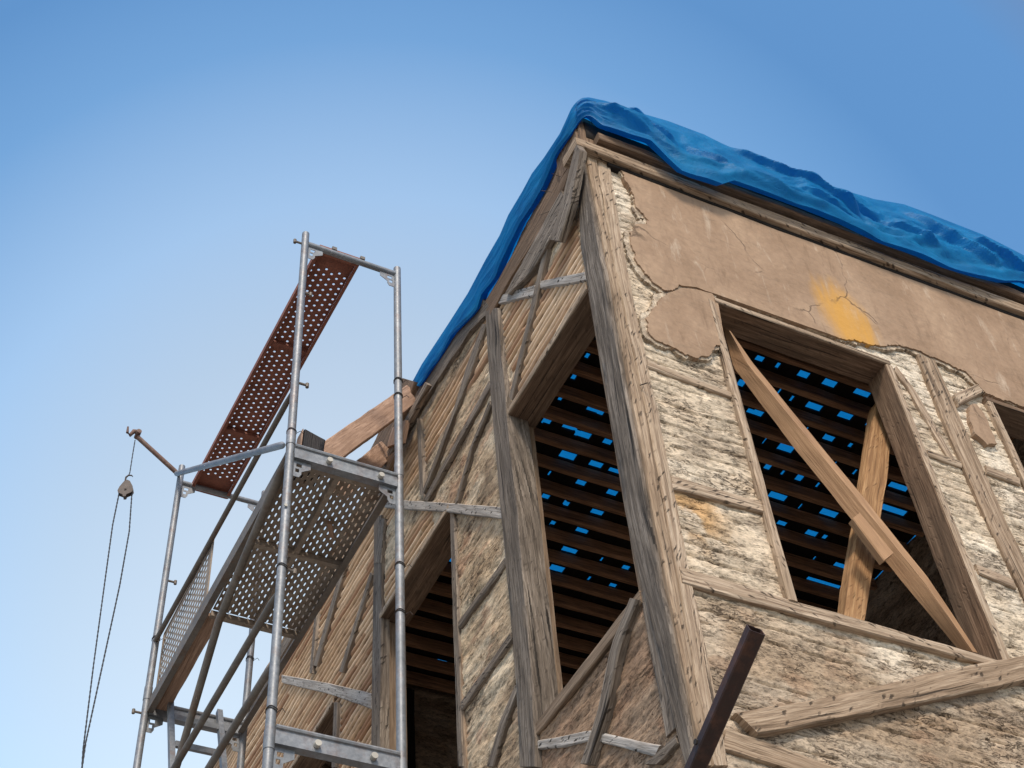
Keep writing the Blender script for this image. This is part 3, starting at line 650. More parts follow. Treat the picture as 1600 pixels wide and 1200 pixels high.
# ---- smooth plaster coat on the right wall
def plaster(pts, name='plaster', out=.022, dens=.007, wob=.016, sd_=3, closed_smooth=(), grow=0, mat='plaster'):
    P = [PY(p)[[0, 2]] for p in pts]; Q = []
    area = sum(P[i][0]*P[(i+1) % len(P)][1]-P[(i+1) % len(P)][0]*P[i][1] for i in range(len(P))); sg = -1 if area > 0 else 1
    for i in range(len(P)):
        a = P[i]; c = P[(i+1) % len(P)]; L = np.linalg.norm(c-a); n = max(1, int(L/dens)); nn = sg*np.array([-(c-a)[1], (c-a)[0]])/L
        for k in range(n):
            p = a+(c-a)*k/n
            j = (float(fbm(p[0]*16, p[1]*16, 2, sd_, .6))-.5)*2.4*wob+(float(vn(p[0]*95, p[1]*95, sd_+4))-.5)*wob*.7
            # flat broken chips
            j = round(j/(wob*.45))*wob*.45*.6+j*.4
            if i in closed_smooth: j *= .12; g_ = 0
            else: g_ = grow*max(0, float(fbm(p[0]*6, p[1]*6, 3, sd_+40))*2.6-.75)
            Q.append(p+nn*(j+g_))
    import bmesh
    bm = bmesh.new(); fr = [bm.verts.new((q[0], -out, q[1])) for q in Q]; bk = [bm.verts.new((q[0]-.0, .03, q[1])) for q in Q]
    m = len(Q)
    for i in range(m):
        j = (i+1) % m; bm.faces.new((fr[i], bk[i], bk[j], fr[j]))
    ed = [bm.edges.get((fr[i], fr[(i+1) % m])) for i in range(m)]
    bmesh.ops.triangle_fill(bm, edges=ed, use_beauty=True, use_dissolve=False)
    bmesh.ops.recalc_face_normals(bm, faces=bm.faces)
    me = bpy.data.meshes.new(name); bm.to_mesh(me); bm.free()
    return link(name, me, M_[mat], HOUSE)
PL1 = [(966, 262), (972, 280), (987, 305), (993, 330), (1012, 349), (995, 356), (983, 367), (987, 405), (1003, 430), (1018, 446), (1041, 460), (1062, 451), (1085, 453), (1100, 459), (1122, 466),
         (1306, 531), (1366, 543), (1412, 544), (1437, 553), (1466, 567), (1506, 584), (1537, 618), (1600, 640), (1760, 700), PP(6, 7.9), PP(6, 9.2), (1200, 345)]
PL2 = [(1039, 463), (1024, 478), (1016, 490), (1006, 500), (1010, 522), (1022, 534), (1044, 544), (1069, 559), (1100, 562), (1116, 547), (1130, 540), (1119, 475), (1110, 463), (1085, 456), (1062, 454)]
plaster(PL1, closed_smooth=(14, 22, 23, 24, 25, 11, 12, 13))
plaster(PL2, sd_=9, out=.020, closed_smooth=(10, 11, 12, 13, 14))
plaster([(1513, 636), (1522, 634), (1535, 650), (1548, 680), (1556, 697), (1540, 698), (1520, 680), (1512, 655)], sd_=12, out=.018, wob=.008)
plaster(PL1, 'undercoat', out=.011, wob=.02, sd_=21, closed_smooth=(14, 22, 23, 24, 25), grow=.04, mat='undercoat')
plaster(PL2, 'undercoat', out=.010, wob=.02, sd_=27, closed_smooth=(10, 11, 12, 13, 14), grow=.035, mat='undercoat')

# nails
for (x, y, dx, dy) in ((893, 250, -14, -3), (889, 243, -10, 5), (876, 276, -14, -5), (862, 300, -16, -2), (858, 330, -14, 6)):
    a = PX((x, y), -.035); c = PX((x+dx, y+dy), -.09); mb = MB(); tube(mb, [a, c], .0022, 5); mb.build('nail', M_['iron'], HOUSE)
mb = MB(); tube(mb, [PY((1000, 602), -.02), PY((1012, 598), -.05)], .003, 5); mb.build('nail', M_['iron'], HOUSE)

# ---------------------------------------------------------------- loose timbers about the house
t_ = timber('loose_board', [PX(p, -.07) for p in ((904, 224), (884, 310), (862, 377))], [PX(p, -.07) for p in ((912, 236), (897, 320), (877, 379))], NX, .02, .045, M_['grey'], None, .006)
tag(t_, 'weathered grey board hanging loose below the roof corner', 'board')
def turned(name, A, Bq, Cq, ya, yb, yc, mat, back=.06):
    """board turned about its long axis: wide face A-B, narrow face B-C"""
    n_ = 60
    pa, _ = poly3([PY(p, ya) for p in A], n_); pb_, _ = poly3([PY(p, yb) for p in Bq], n_); pc, _ = poly3([PY(p, yc) for p in Cq], n_)
    mb = MB(); vs = []; fs = []; uv = []
    for i in range(n_):
        j = (float(fbm(i*.25, 3.1, 3, 8))-.5)*.008
        pd = pa[i]+(pc[i]-pb_[i])
        for q in (pa[i]+[j, 0, 0], pb_[i]+[j*.6, 0, 0], pc[i]+[j, 0, 0], pd): vs.append(q)
    W = [0, .13, .17, .30, .34]
    for i in range(n_-1):
        for k in range(4):
            k2 = (k+1) % 4; fs.append((i*4+k, i*4+k2, i*4+4+k2, i*4+4+k)); t0, t1 = i*.04, i*.04+.04
            uv.append([(t0, W[k]), (t0, W[k+1]), (t1, W[k+1]), (t1, W[k])])
    for i, o in ((0, (3, 2, 1, 0)), (n_-1, (0, 1, 2, 3))): fs.append(tuple(i*4+k for k in o)); uv.append([(0, 0), (0, .1), (.04, .1), (.04, 0)])
    mb.add(vs, fs, uv); return mb.build(name, M_[mat], None, 30)
def poly3(pts, n):
    pts = np.array(pts); d = np.r_[0, np.cumsum(np.linalg.norm(np.diff(pts, axis=0), axis=1))]
    t = np.linspace(0, d[-1], n); return np.stack([np.interp(t, d, pts[:, i]) for i in range(3)], 1), d[-1]
t_ = turned('prop', [(1128, 508), (1147, 575), (1241, 700), (1331, 812), (1428, 931), (1497, 1014)],
            [(1139, 516), (1167, 567), (1254, 675), (1355, 799), (1446, 912), (1520, 1018)], [(1142, 518), (1174, 564), (1258, 667), (1363, 794), (1452, 905), (1528, 1020)], .10, .03, .075, 'newshade')
tag(t_, 'long orange sawn board running diagonally across the window opening', 'prop')
t_ = timber('cleat', [PY(p, .02) for p in ((1331, 812), (1380, 878))], [PY(p, .02) for p in ((1342, 803), (1395, 866))], NY, .012, .04, M_['newshade'], None, .003)
tag(t_, 'short board nailed over the diagonal prop as a splice', 'board')
t_ = timber('prop', [PY(p, .2) for p in ((1370, 626), (1350, 760), (1319, 966))], [PY(p, .2) for p in ((1400, 624), (1385, 760), (1352, 975))], NY, .0, .08, M_['log'], None, .008, ns=7)
tag(t_, 'round edged brown timber standing steeply behind the diagonal board in the window', 'prop')

# square steel tube sticking out of the right wall
ax = _R*.37+_U*.93-_f*.15; ax /= np.linalg.norm(ax); top = PY((1181, 984), -.8); root = top-ax*(.8+.03)/abs(ax[1])
def sqtube(mb, a, c, w, wall=.004):
    a = np.array(a); c = np.array(c); d = (c-a)/np.linalg.norm(c-a); s_ = np.cross(d, (0, 0, 1.)); s_ /= np.linalg.norm(s_); t2 = np.cross(s_, d)
    th = radians(12); s_, t2 = s_*cos(th)+t2*sin(th), -s_*sin(th)+t2*cos(th)
    def ring(p, h):
        r = h*.16; pts = []
        for sx, sy in ((1, 1), (-1, 1), (-1, -1), (1, -1)):
            a1 = (sx*(h-r), sy*h); a2 = (sx*h, sy*(h-r))
            pts += [a2, a1] if sx*sy > 0 else [a1, a2]
        return [p+s_*x+t2*y for x, y in pts]
    o1, o2, i2, i1 = ring(a, w/2), ring(c, w/2), ring(c, w/2-wall), ring(a+d*.02, w/2-wall); m = 8
    vs = o1+o2+i2+i1; fs = []; uv = []
    for k in range(m):
        k2 = (k+1) % m
        for u0, u1 in ((0, m), (m, 2*m), (2*m, 3*m)): fs.append((u0+k, u0+k2, u1+k2, u1+k)); uv.append([(0, 0), (0, .1), (.5, .1), (.5, 0)])
    fs.append(tuple(range(m-1, -1, -1))); uv.append([(0, 0)]*m)
    mb.add(vs, fs, uv)
st = thing('steel_tube', 'dark brown square steel tube slanting out from the foot of the corner', 'steel tube', tuple(root))
mb = MB(); sqtube(mb, root, top, .058); mb.build('square_tube', M_['steeldark'], st)
mb = MB(); s0 = root+ax*.5; tube(mb, [s0+np.array([-.036, 0, -.0]), s0+np.array([-.044, 0, 0])], .011, 6); mb.build('bolt', M_['iron'], st)

# ---------------------------------------------------------------- tarpaulin
def poly_at(pts, n):
    pts = np.array(pts); d = np.r_[0, np.cumsum(np.linalg.norm(np.diff(pts, axis=0), axis=1))]
    t = np.linspace(0, d[-1], n); return np.stack([np.interp(t, d, pts[:, i]) for i in range(3)], 1), d[-1]
def cells(x, y, s):
    xi = np.floor(x); yi = np.floor(y); best = np.full(np.shape(x), 9.0); b2 = np.full(np.shape(x), 9.0); hv = np.zeros(np.shape(x))
    for dx in (-1, 0, 1):
        for dy in (-1, 0, 1):
            cx = xi+dx+hsh(xi+dx, yi+dy, s); cy = yi+dy+hsh(xi+dx, yi+dy, s+5)
            d = np.hypot(x-cx, y-cy); v = hsh(xi+dx, yi+dy, s+9)
            b2 = np.minimum(b2, np.maximum(d, best)); hv = np.where(d < best, v, hv); best = np.minimum(best, d)
    return best, b2, hv
def tarp():
    # hem (lower edge) and crest line (upper edge of the hanging skirt), both walked from the far left end to the right
    hemL = [(p, -.05) for p in ((655, 604), (675, 575), (694, 547), (706, 525), (737, 494), (746, 483), (753, 461), (775, 430), (794, 386), (812, 349), (831, 321), (847, 292), (869, 242), (895, 205))]
    topL = [(p, -.035) for p in ((644, 597), (659, 569), (684, 531), (703, 502), (731, 458), (759, 405), (781, 367), (794, 336), (816, 299), (831, 271), (850, 246), (875, 208), (889, 178), (894, 163))]
    hemR = [((906, 180), -.07), ((922, 178), -.10), ((941, 196), -.12), ((984, 211), -.15), ((1016, 220), -.16), ((1044, 246), -.16), ((1066, 266), -.15), ((1087, 275), -.14), ((1128, 288), -.15), ((1147, 282), -.16), ((1203, 302), -.16),
            ((1262, 324), -.16), ((1319, 347), -.15), ((1381, 377), -.15), ((1440, 398), -.15), ((1484, 417), -.15), ((1530, 431), -.15), ((1569, 440), -.14), ((1604, 440), -.14), ((1700, 480), -.14), ((1860, 545), -.14), (PP(6.0, 9.4, -.14), -.14)]
    topR = [((906, 153), -.05), ((920, 152), -.03), ((944, 157), 0)]+[(p, 0) for p in ((975, 166), (1006, 178), (1044, 189), (1100, 210), (1128, 224), (1162, 239), (1203, 257), (1250, 271), (1287, 286), (1325, 299), (1366, 311),
            (1412, 319), (1450, 333), (1491, 349), (1537, 367), (1569, 383), (1600, 399), (1720, 450), (1880, 520), PP(6.0, 10.1))]
    n1, n2 = 170, 420
    hl, _ = poly_at([PX(p, X) for p, X in hemL], n1); tl, _ = poly_at([PX(p, X) for p, X in topL], n1)
    hr, _ = poly_at([PY(p, Y) for p, Y in hemR], n2); tr, _ = poly_at([PY(p, Y) for p, Y in topR], n2)
    B = np.concatenate([hl, hr]); T = np.concatenate([tl, tr]); N = len(B)
    # smooth the corner join
    for a in (B, T):
        k0, k1 = n1-8, n1+9
        for it in range(8): a[k0:k1] = (a[k0-1:k1-1]+a[k0:k1]*2+a[k0+1:k1+1])/4
    nr = np.zeros((N, 3)); nr[:n1] = (-1, 0, 0); nr[n1:] = (0, -1, 0)
    for it in range(30): nr[1:-1] = (nr[:-2]+nr[1:-1]*2+nr[2:])/4
    nr /= np.linalg.norm(nr, axis=1)[:, None]
    s_ = np.r_[0, np.cumsum(np.linalg.norm(np.diff((B+T)/2, axis=0), axis=1))]
    s_[n1:] -= s_[n1]; s_[:n1] -= s_[n1-1]
    Rw = 64; rows = []
    FOLDS = [(1.15, .80, 2.15, .36, .075), (.78, .62, 1.12, .30, .06), (2.0, .62, 2.75, .30, .06), (2.62, .86, 3.3, .10, .08), (.30, .72, .75, .46, .05), (3.1, .55, 3.9, .25, .07), (1.6, .40, 2.3, .16, .045), (.1, .5, .5, .25, .04)]
    for j in range(Rw+1):
        h = j/Rw; P = B*(1-h)+T*h
        isR = (np.arange(N) >= n1)*1.0
        # creases: diagonal ridged folds plus a rolled hem
        H = h*.75; hh = np.full(N, H)
        wx_ = (fbm(s_*2, hh*2, 3, 51)-.5)*.5; wy_ = (fbm(s_*2, hh*2, 3, 52)-.5)*.5
        u_, v_ = s_*.62-hh*.9+wx_*.7, s_*.42+hh*2.3+wy_*.7
        a1, a2, _h = cells(u_*1.6, v_*1.5, 61); b1, b2_, _h = cells(u_*4.2, v_*3.6, 62); c1, c2_, _h = cells(u_*11, v_*9, 63)
        crease = (a1-.45)*1.3+(b1-.45)*.55*sst(.3, .6, fbm(s_*1.5, hh*3, 2, 64))+(c1-.45)*.16
        amp = np.where(isR > 0, .06, .014)*(min(1, h*6)*min(1, max(0, (.97-h)*2.2)))
        bulge = np.where(isR > 0, .02, .0)*math.sin(pi*h)
        fold = 0*s_
        for (sa, ha, sb, hb, am) in FOLDS:
            t_ = np.clip((s_-sa)/(sb-sa), 0, 1); hl_ = ha+(hb-ha)*t_+.05*(fbm(s_*5, 0*s_, 3, 77)-.5)
            L_ = math.hypot(sb-sa, (hb-ha)*.75); d_ = (h-hl_)*.75*abs(sb-sa)/max(L_, .01)
            win = sst(-.02, .12, (s_-sa)*1.0)*sst(-.02, .12, (sb-s_)*1.0)
            fold += isR*win*am*(np.exp(-np.clip(d_, 0, 9)/.11)*sst(-.030, .012, d_))
        roll = np.where(isR > 0, .03, .012)*math.exp(-((h-.10)/.07)**2)
        off = bulge+fold*min(1, (1-h)*2.6)+amp*crease*1.7+np.where(isR > 0, .006, .004)*np.sin(s_*9+fbm(s_*2, hh*2, 2, 44)*9)*min(1, (1-h)*2)+roll*(.6+.8*fbm(s_*3, 0*s_, 2, 9))
        P = P+nr*off[:, None]
        rows.append(P)
    # over the crest: inwards across the roof
    inn = -nr; last = rows[-1]
    for d_, dz in ((.06, .012), (.15, .015), (.3, .01), (.6, .0)):
        P = T+inn*d_; P[:, 2] += dz
        P[:, 2] += (fbm(s_*3, s_*0+d_*5, 3, 99)-.5)*.02
        rows.append(P)
    V = np.array(rows); nrw = len(rows)
    vs = [tuple(v) for v in V.reshape(-1, 3)]
    fs = [(j*N+i, j*N+i+1, (j+1)*N+i+1, (j+1)*N+i) for j in range(nrw-1) for i in range(N-1)]
    # underside turned in at the hem
    b = len(vs)
    for i in range(N): p = B[i]-nr[i]*.05+np.array([0, 0, .05]); vs.append(tuple(p))
    for i in range(N-1): fs.append((b+i, b+i+1, i+1, i))
    # broad sheet lying over the whole roof
    gx, gy = 60, 70; b = len(vs)
    for j in range(gy+1):
        for i in range(gx+1):
            x = .35+(5.9-.35)*i/gx; y = .35+(7.7-.35)*j/gy
            z = 9.80+.18*min(1, x/1.5)+.05*(float(fbm(np.array(x*1.5), np.array(y*1.5), 3, 5))-.5)
            vs.append((x, y, z))
    for j in range(gy):
        for i in range(gx): a = b+j*(gx+1)+i; fs.append((a, a+1, a+gx+2, a+gx+1))
    me = bpy.data.meshes.new('tarpaulin'); me.from_pydata(vs, [], fs); me.shade_smooth()
    me.set_sharp_from_angle(angle=radians(28))
    o = link('tarpaulin', me, M_['tarp'])
    tag(o, 'creased bright blue tarpaulin draped over the roof edge of the house', 'tarpaulin')
    o2 = MB()
    return o
tarp()

# ---------------------------------------------------------------- scaffold
SC = thing('scaffold_tower', 'grey galvanised tube scaffold tower standing beside the lath wall', 'scaffold', (-.88, 1.6, 0))
XN0, XN1, YN, YF = -1.19, -.535, 1.6, 4.1
XF0, XF1 = -1.265, -.60
def post(x0, y, z0, z1, x1=None):
    mb = MB(); tube(mb, [(x0, y, z0), (x0 if x1 is None else x1, y, z1)], .0245, 16)
    for zz in (5.62, 7.64): 
        if z0 < zz < z1-.3: tube(mb, [(x0, y, zz-.004), (x0, y, zz+.10)], .0275, 16)
    return mb.build('standard', M_['galv'], SC, 40)
post(XN0, YN, .02, 9.68); post(XN1, YN, .02, 9.64); post(XF0, YF, .02, 9.83); post(XF1, YF, .02, 9.80)
for x, y in ((XN0, YN), (XN1, YN), (XF0, YF), (XF1, YF)):
    mb = MB(); box(mb, (x-.07, y-.07, .001), (x+.07, y+.07, .02)); mb.build('base_plate', M_['galv'], SC)
def gusset(x, y, z, sgn):
    """corner plate under a transom, with two holes"""
    mb = MB(); w_, h_ = .10, .125; t_ = .004
    o = [(0, 0), (w_, 0), (w_, -.045), (.035, -h_), (0, -h_)]
    # built from strips so the two square holes stay open
    def q(a): prism(mb, [(x+sgn*(.024+u), y-t_/2, z+v) for u, v in a], (0, t_, 0))
    q([(.0, 0), (w_, 0), (w_, -.022), (0, -.022)]); q([(.048, -.022), (w_, -.022), (w_, -.045), (.048, -.08)])
    q([(0, -.022), (.016, -.022), (.016, -.048), (0, -.048)]); q([(0, -.048), (.048, -.048), (.048, -.062), (0, -.062)])
    q([(0, -.062), (.012, -.062), (.012, -.09), (0, -.09)]); q([(0, -.09), (.048, -.09), (.048, -.10), (.035, -h_), (0, -h_)])
    q([(.034, -.062), (.048, -.062), (.048, -.09), (.034, -.09)])
    mb.build('gusset_plate', M_['galv'], SC)
def transom(x0, x1, y, z, kind):
    mb = MB()
    if kind == 'tube': tube(mb, [(x0, y, z), (x1, y, z)], .0215, 12)
    else:   # open channel: a deep web with lips
        box(mb, (x0, y-.024, z-.055), (x1, y-.020, z+.022)); box(mb, (x0, y-.0195, z-.055), (x1, y+.022, z-.051))
        box(mb, (x0, y+.0225, z-.055), (x1, y+.026, z+.022))
        tube(mb, [(x0, y-.024, z+.034), (x1, y-.024, z+.034)], .013, 8)
    return mb.build('transom', M_['galv'], SC, 40)
transom(XN0+.02, XN1-.02, YN, 9.57, 'tube'); transom(XN0+.02, XN1-.02, YN, 7.585, 'ch'); transom(XN0+.02, XN1-.02, YN, 5.70, 'ch')
transom(XF0+.02, XF1-.02, YF, 9.66, 'tube'); transom(XF0+.02, XF1-.02, YF, 7.575, 'ch'); transom(XF0+.02, XF1-.02, YF, 5.6, 'ch')
for z in (9.55, 7.53, 5.64): gusset(XN0, YN, z, 1); gusset(XN1, YN, z, -1)
for z in (9.64, 7.52, 5.54): gusset(XF0, YF, z, 1); gusset(XF1, YF, z, -1)
for x, z in ((XN0+.22, 7.565), (XN0+.53, 7.565), (XN0+.22, 5.68), (XN0+.5, 5.68)):
    mb = MB(); tube(mb, [(x, YN-.026, z), (x, YN-.05, z)], .017, 12); mb.build('bolt_head', M_['bolt'], SC, 40)
for x in (XN0+.20, XN0+.40):
    mb = MB(); box(mb, (x-.016, YN-.02, 9.592), (x+.016, YN+.03, 9.62)); mb.build('clip', M_['galvrust'], SC)
mb = MB(); tube(mb, [(XN0-.012, YN-.028, 7.14), (XN0-.012, YN-.034, 7.14)], .010, 10); mb.build('bolt_head', M_['bolt'], SC)
def pin(x, y, z, dx):
    mb = MB(); tube(mb, [(x, y, z), (x+dx, y, z)], .008, 8); tube(mb, [(x+dx, y, z-.016), (x+dx, y, z+.016)], .011, 8); mb.build('locking_pin', M_['galvrust'], SC, 40)
pin(XN0, YN, 8.18, .075); pin(XF0, YF, 8.68, .075); pin(XF0, YF, 7.53, -.075); pin(XN0, YN, 9.56, -.07); pin(XN0, YN, 9.05, .06); pin(XN0, YN, 6.72, .07)
def ledger(name, pts, r, mat='galvrust'):
    mb = MB(); tube(mb, pts, r, 12); return mb.build(name, M_[mat], SC, 60)
ledger('diagonal_brace', [(-1.235, 1.575, 7.60), (-1.235, 1.62, 7.64), (-1.30, 4.08, 9.72), (-1.30, 4.12, 9.75)], [.008, .021, .021, .008], 'galv')
ledger('guard_rail', [(-1.20, 1.62, 8.10), (-1.20, 1.72, 8.10), (-1.27, 4.1, 8.12)], [.010, .0175, .0175])
ledger('diagonal_brace', [(-1.2, 1.60, 7.60), (-1.2, 1.75, 7.52), (-1.2, 2.30, 7.38), (-1.2, 2.72, 7.24), (-1.2, 3.3, 6.64), (-1.22, 4.1, 5.75)], [.009, .024, .024, .024, .022, .01], 'galvrust')
ledger('guard_rail', [(-1.2, 1.60, 6.56), (-1.2, 1.70, 6.56), (-1.25, 4.1, 6.56)], [.010, .020, .020])
ledger('guard_rail', [(-1.2, 1.60, 6.11), (-1.2, 1.70, 6.11), (-1.25, 4.1, 6.11)], [.010, .020, .020])
def tie(x, y, z, r=.0275):
    mb = MB()
    pts = [(x+r*cos(a), y+r*sin(a), z+.006*sin(a*2)) for a in np.linspace(0, 2*pi, 17)]
    tube(mb, pts, .0022, 5); pts = [(x+r*cos(a), y+r*sin(a), z+.012+.004*cos(a*3)) for a in np.linspace(0, 2*pi, 17)]; tube(mb, pts, .0022, 5)
    tube(mb, [(x+r, y-.01, z), (x+r+.02, y-.02, z+.015), (x+r+.03, y-.03, z-.01)], .002, 5)
    mb.build('wire_tie', M_['iron'], SC)
for x, y, z in ((XN1, YN, 8.47), (XN1, YN, 8.33), (XN1, YN, 6.95), (XN1, YN, 6.62), (XN0, YN, 7.74), (XN0, YN, 6.72), (XN0, YN, 5.83), (XF0, YF, 8.14), (XF1, YF, 8.16), (XF1, YF, 7.72), (XN1, YN, 5.60)): tie(x, y, z)
# ladder under the far hatch
LD = MB(); 
for xx, o in ((-1.13, 0), (-.80, 0)):
    prism(LD, [(xx-.018, 4.0, 7.62), (xx+.018, 4.0, 7.62), (xx+.018, 3.18, 5.64), (xx-.018, 3.18, 5.64)], (0, .035, -.012))
lad = LD.build('ladder', M_['galv'], SC)
for k in range(7):
    t2 = .10+k*.14; y = 4.0-(4.0-3.18)*t2+.012; z = 7.62-(7.62-5.64)*t2
    mb = MB(); box(mb, (-1.111, y-.013, z-.02), (-.819, y+.013, z+.02)); mb.build('rung', M_['galv'], lad)
# hoist arm on the far outer standard
mb = MB(); ledgp = [PY((283, 745), 4.1), PY((215, 683), 4.1)]
tube(mb, ledgp, .019, 12); arm = mb.build('hoist_arm', M_['rustybar'], SC, 40)
mb = MB(); h0 = PY((213, 680), 4.1)
hk = [PY(p, 4.1) for p in ((218, 676), (209, 674), (203, 680), (199, 676), (200, 667))]; tube(mb, hk, [.022, .018, .014, .011, .007], 10)
tube(mb, [h0+np.array([.01, -.04, 0.015]), h0+np.array([.01, .04, .015])], .02, 10); mb.build('hook', M_['rustybar'], arm, 50)

# --- decks
def perf(mb, O, U, V, W, lu, lv, cu, cv, ru, rv, skip=None, stag=True, dp=.004):
    """sheet with real holes. O origin, U/V unit vectors, W normal; lu x lv size; cu/cv cell pitch; ru/rv hole radii"""
    O, U, V, W = map(lambda a: np.array(a, float), (O, U, V, W)); nu = int(round(lu/cu)); nv = int(round(lv/cv)); cu = lu/nu; cv = lv/nv
    for i in range(nu):
        for j in range(nv):
            for_k = .25*cv if (stag and i % 2) else -.25*cv if stag else 0
            c = O+U*cu*(i+.5)+V*cv*(j+.5)
            sq = []
            ang = [pi/4*k for k in range(8)]
            for a in ang:
                x, y = cos(a), sin(a); m_ = max(abs(x), abs(y)); sq.append(c+U*(x/m_*cu/2)+V*(y/m_*cv/2))
            if skip and skip(i, j, nu, nv):
                mb.add([sq[7], sq[1], sq[3], sq[5]], [(0, 1, 2, 3)], [[tuple(((p-O)@U, (p-O)@V)) for p in (sq[7], sq[1], sq[3], sq[5])]])
                continue
            inn = [c+V*for_k+U*(cos(a)*ru)+V*(math.copysign(abs(sin(a))**.6, sin(a))*rv) for a in ang]
            low = [p-W*dp for p in inn]
            vs = sq+inn+low; fs = []; uv = []
            for k in range(8):
                k2 = (k+1) % 8
                for q in ((k, k2, 8+k2, 8+k), (8+k, 8+k2, 16+k2, 16+k)):
                    fs.append(q); uv.append([(float((np.array(vs[z])-O)@U), float((np.array(vs[z])-O)@V)) for z in q])
            mb.add(vs, fs, uv)
# rusty plank on the top transoms
def lbox(mb, a, c, side, up, w_, h_):
    """bar from a to c, width w_ along side, height h_ along up"""
    a, c, side, up = (np.array(q, float) for q in (a, c, side, up)); s_ = side*w_/2; u_ = up*h_/2
    v = [a-s_-u_, a+s_-u_, a+s_+u_, a-s_+u_, c-s_-u_, c+s_-u_, c+s_+u_, c-s_+u_]; L = float(np.linalg.norm(c-a)); o_ = random.random()*9
    f = [(0, 3, 2, 1), (4, 5, 6, 7), (0, 1, 5, 4), (1, 2, 6, 5), (2, 3, 7, 6), (3, 0, 4, 7)]
    uv = [[(o_, 0), (o_, h_), (o_+w_, h_), (o_+w_, 0)]]*2+[[(o_, 0), (o_, w_), (o_+L, w_), (o_+L, 0)]]*4
    mb.add(v, f, uv)
PA = np.array([-1.10, 1.6, 9.602]); PB = np.array([-1.175, 4.12, 9.69]); pu = np.array([1, 0, 0.]); pv = (PB-PA)/np.linalg.norm(PB-PA); pw = np.cross(pu, pv)
Lp = np.linalg.norm(PB-PA); WP = .30
pl = thing('scaffold_plank', 'rust red perforated steel plank lying across the top of the scaffold', 'scaffold plank', tuple(PA))
mb = MB(); perf(mb, PA+pv*.0+pu*.012, pu, pv, pw, WP-.024, Lp, .046, .05, .0092, .0092, skip=lambda i, j, nu, nv: j < 3 or j >= nv-3)
mb.build('perforated_sheet', M_['rust'], pl)
for o in (.004, WP-.004):
    mb = MB(); lbox(mb, PA+pu*o-pw*.022, PB+pu*o-pw*.022, pu, pw, .006, .05); lbox(mb, PA+pu*(o+(.011 if o < .1 else -.011))-pw*.045, PB+pu*(o+(.011 if o < .1 else -.011))-pw*.045, pu, pw, .018, .004); mb.build('side_flange', M_['rust'], pl)
for f_ in (.005, .36, .73, .995):
    mb = MB(); c_ = PA+pv*Lp*f_; lbox(mb, c_+pu*.01-pw*.02, c_+pu*(WP-.01)-pw*.02, pv, pw, .045, .03 if .1 < f_ < .9 else .045); mb.build('cross_rib', M_['rust'], pl)
# working deck with hatch
ZK = 7.60
dk = thing('scaffold_deck', 'brown slotted steel deck with open hatch at the middle level of the scaffold', 'scaffold deck', (-.9, 1.65, ZK))
for xa, xb in ((-1.165, -.895), (-.865, -.585)):
    mb = MB(); perf(mb, (xa, 1.66, ZK), (1, 0, 0), (0, 1, 0), (0, 0, 1), xb-xa, 1.38, .030, .064, .0052, .0180)
    mb.build('perforated_panel', M_['deckmetal'], dk)
mb = MB(); lbox(mb, (-.88, 1.66, ZK-.018), (-.88, 3.04, ZK-.018), (1, 0, 0), (0, 0, 1), .03, .05); mb.build('centre_rib', M_['deckmetal'], dk)
for y in (1.66, 2.36, 3.06):
    mb = MB(); lbox(mb, (-1.17, y, ZK-.025), (-.58, y, ZK-.025), (0, 1, 0), (0, 0, 1), .035, .04); mb.build('cross_rib', M_['deckmetal'], dk)
for x, x2 in ((-1.195, -1.255), (-.565, -.61)):
    mb = MB(); lbox(mb, (x, 1.63, ZK-.025), (x2, 4.12, ZK-.02), (1, 0, 0), (0, 0, 1), .008, .10)
    s_ = 1 if x < -1 else -1
    lbox(mb, (x+s_*.02, 1.63, ZK-.073), (x2+s_*.02, 4.12, ZK-.068), (1, 0, 0), (0, 0, 1), .032, .004); mb.build('side_rail', M_['galvrust'], dk)
timber('edge_board', [(-1.215, 3.07, ZK-.03), (-1.215, 4.1, ZK-.03)], [(-1.10, 3.07, ZK-.03), (-1.12, 4.1, ZK-.03)], (0, 0, -1), 0, .025, M_['plank'], dk)
mb = MB(); lbox(mb, (-.79, 2.03, ZK-.03), (-.74, 2.12, ZK-.045), (1, 0, 0), (0, 0, 1), .03, .03); mb.build('wood_peg', M_['plank'], dk)
# hatch lid standing open along the outer edge
HL = [PX(p, -1.22) for p in ((330, 940), (338, 852), (264, 965), (252, 1052))]
mb = MB(); a0, a1 = np.array([-1.22, 3.0, 7.63]), np.array([-1.22, 4.06, 7.68]); up = np.array([0, .015, 1.]); up /= np.linalg.norm(up); vv = (a1-a0)/np.linalg.norm(a1-a0)
perf(mb, a0, vv, up, (1, 0, 0), np.linalg.norm(a1-a0), .50, .062, .050, .021, .0135, stag=False, dp=.0012, skip=lambda i, j, nu, nv: j > nv-2 or i == 0)
lbox(mb, a0, a0+up*.5, vv, (1, 0, 0), .022, .010); lbox(mb, a0+up*.5, a1+up*.5, up, (1, 0, 0), .016, .010); lbox(mb, a1, a1+up*.5, vv, (1, 0, 0), .022, .010)
mb.build('hatch_lid', M_['deckmetal'], dk)

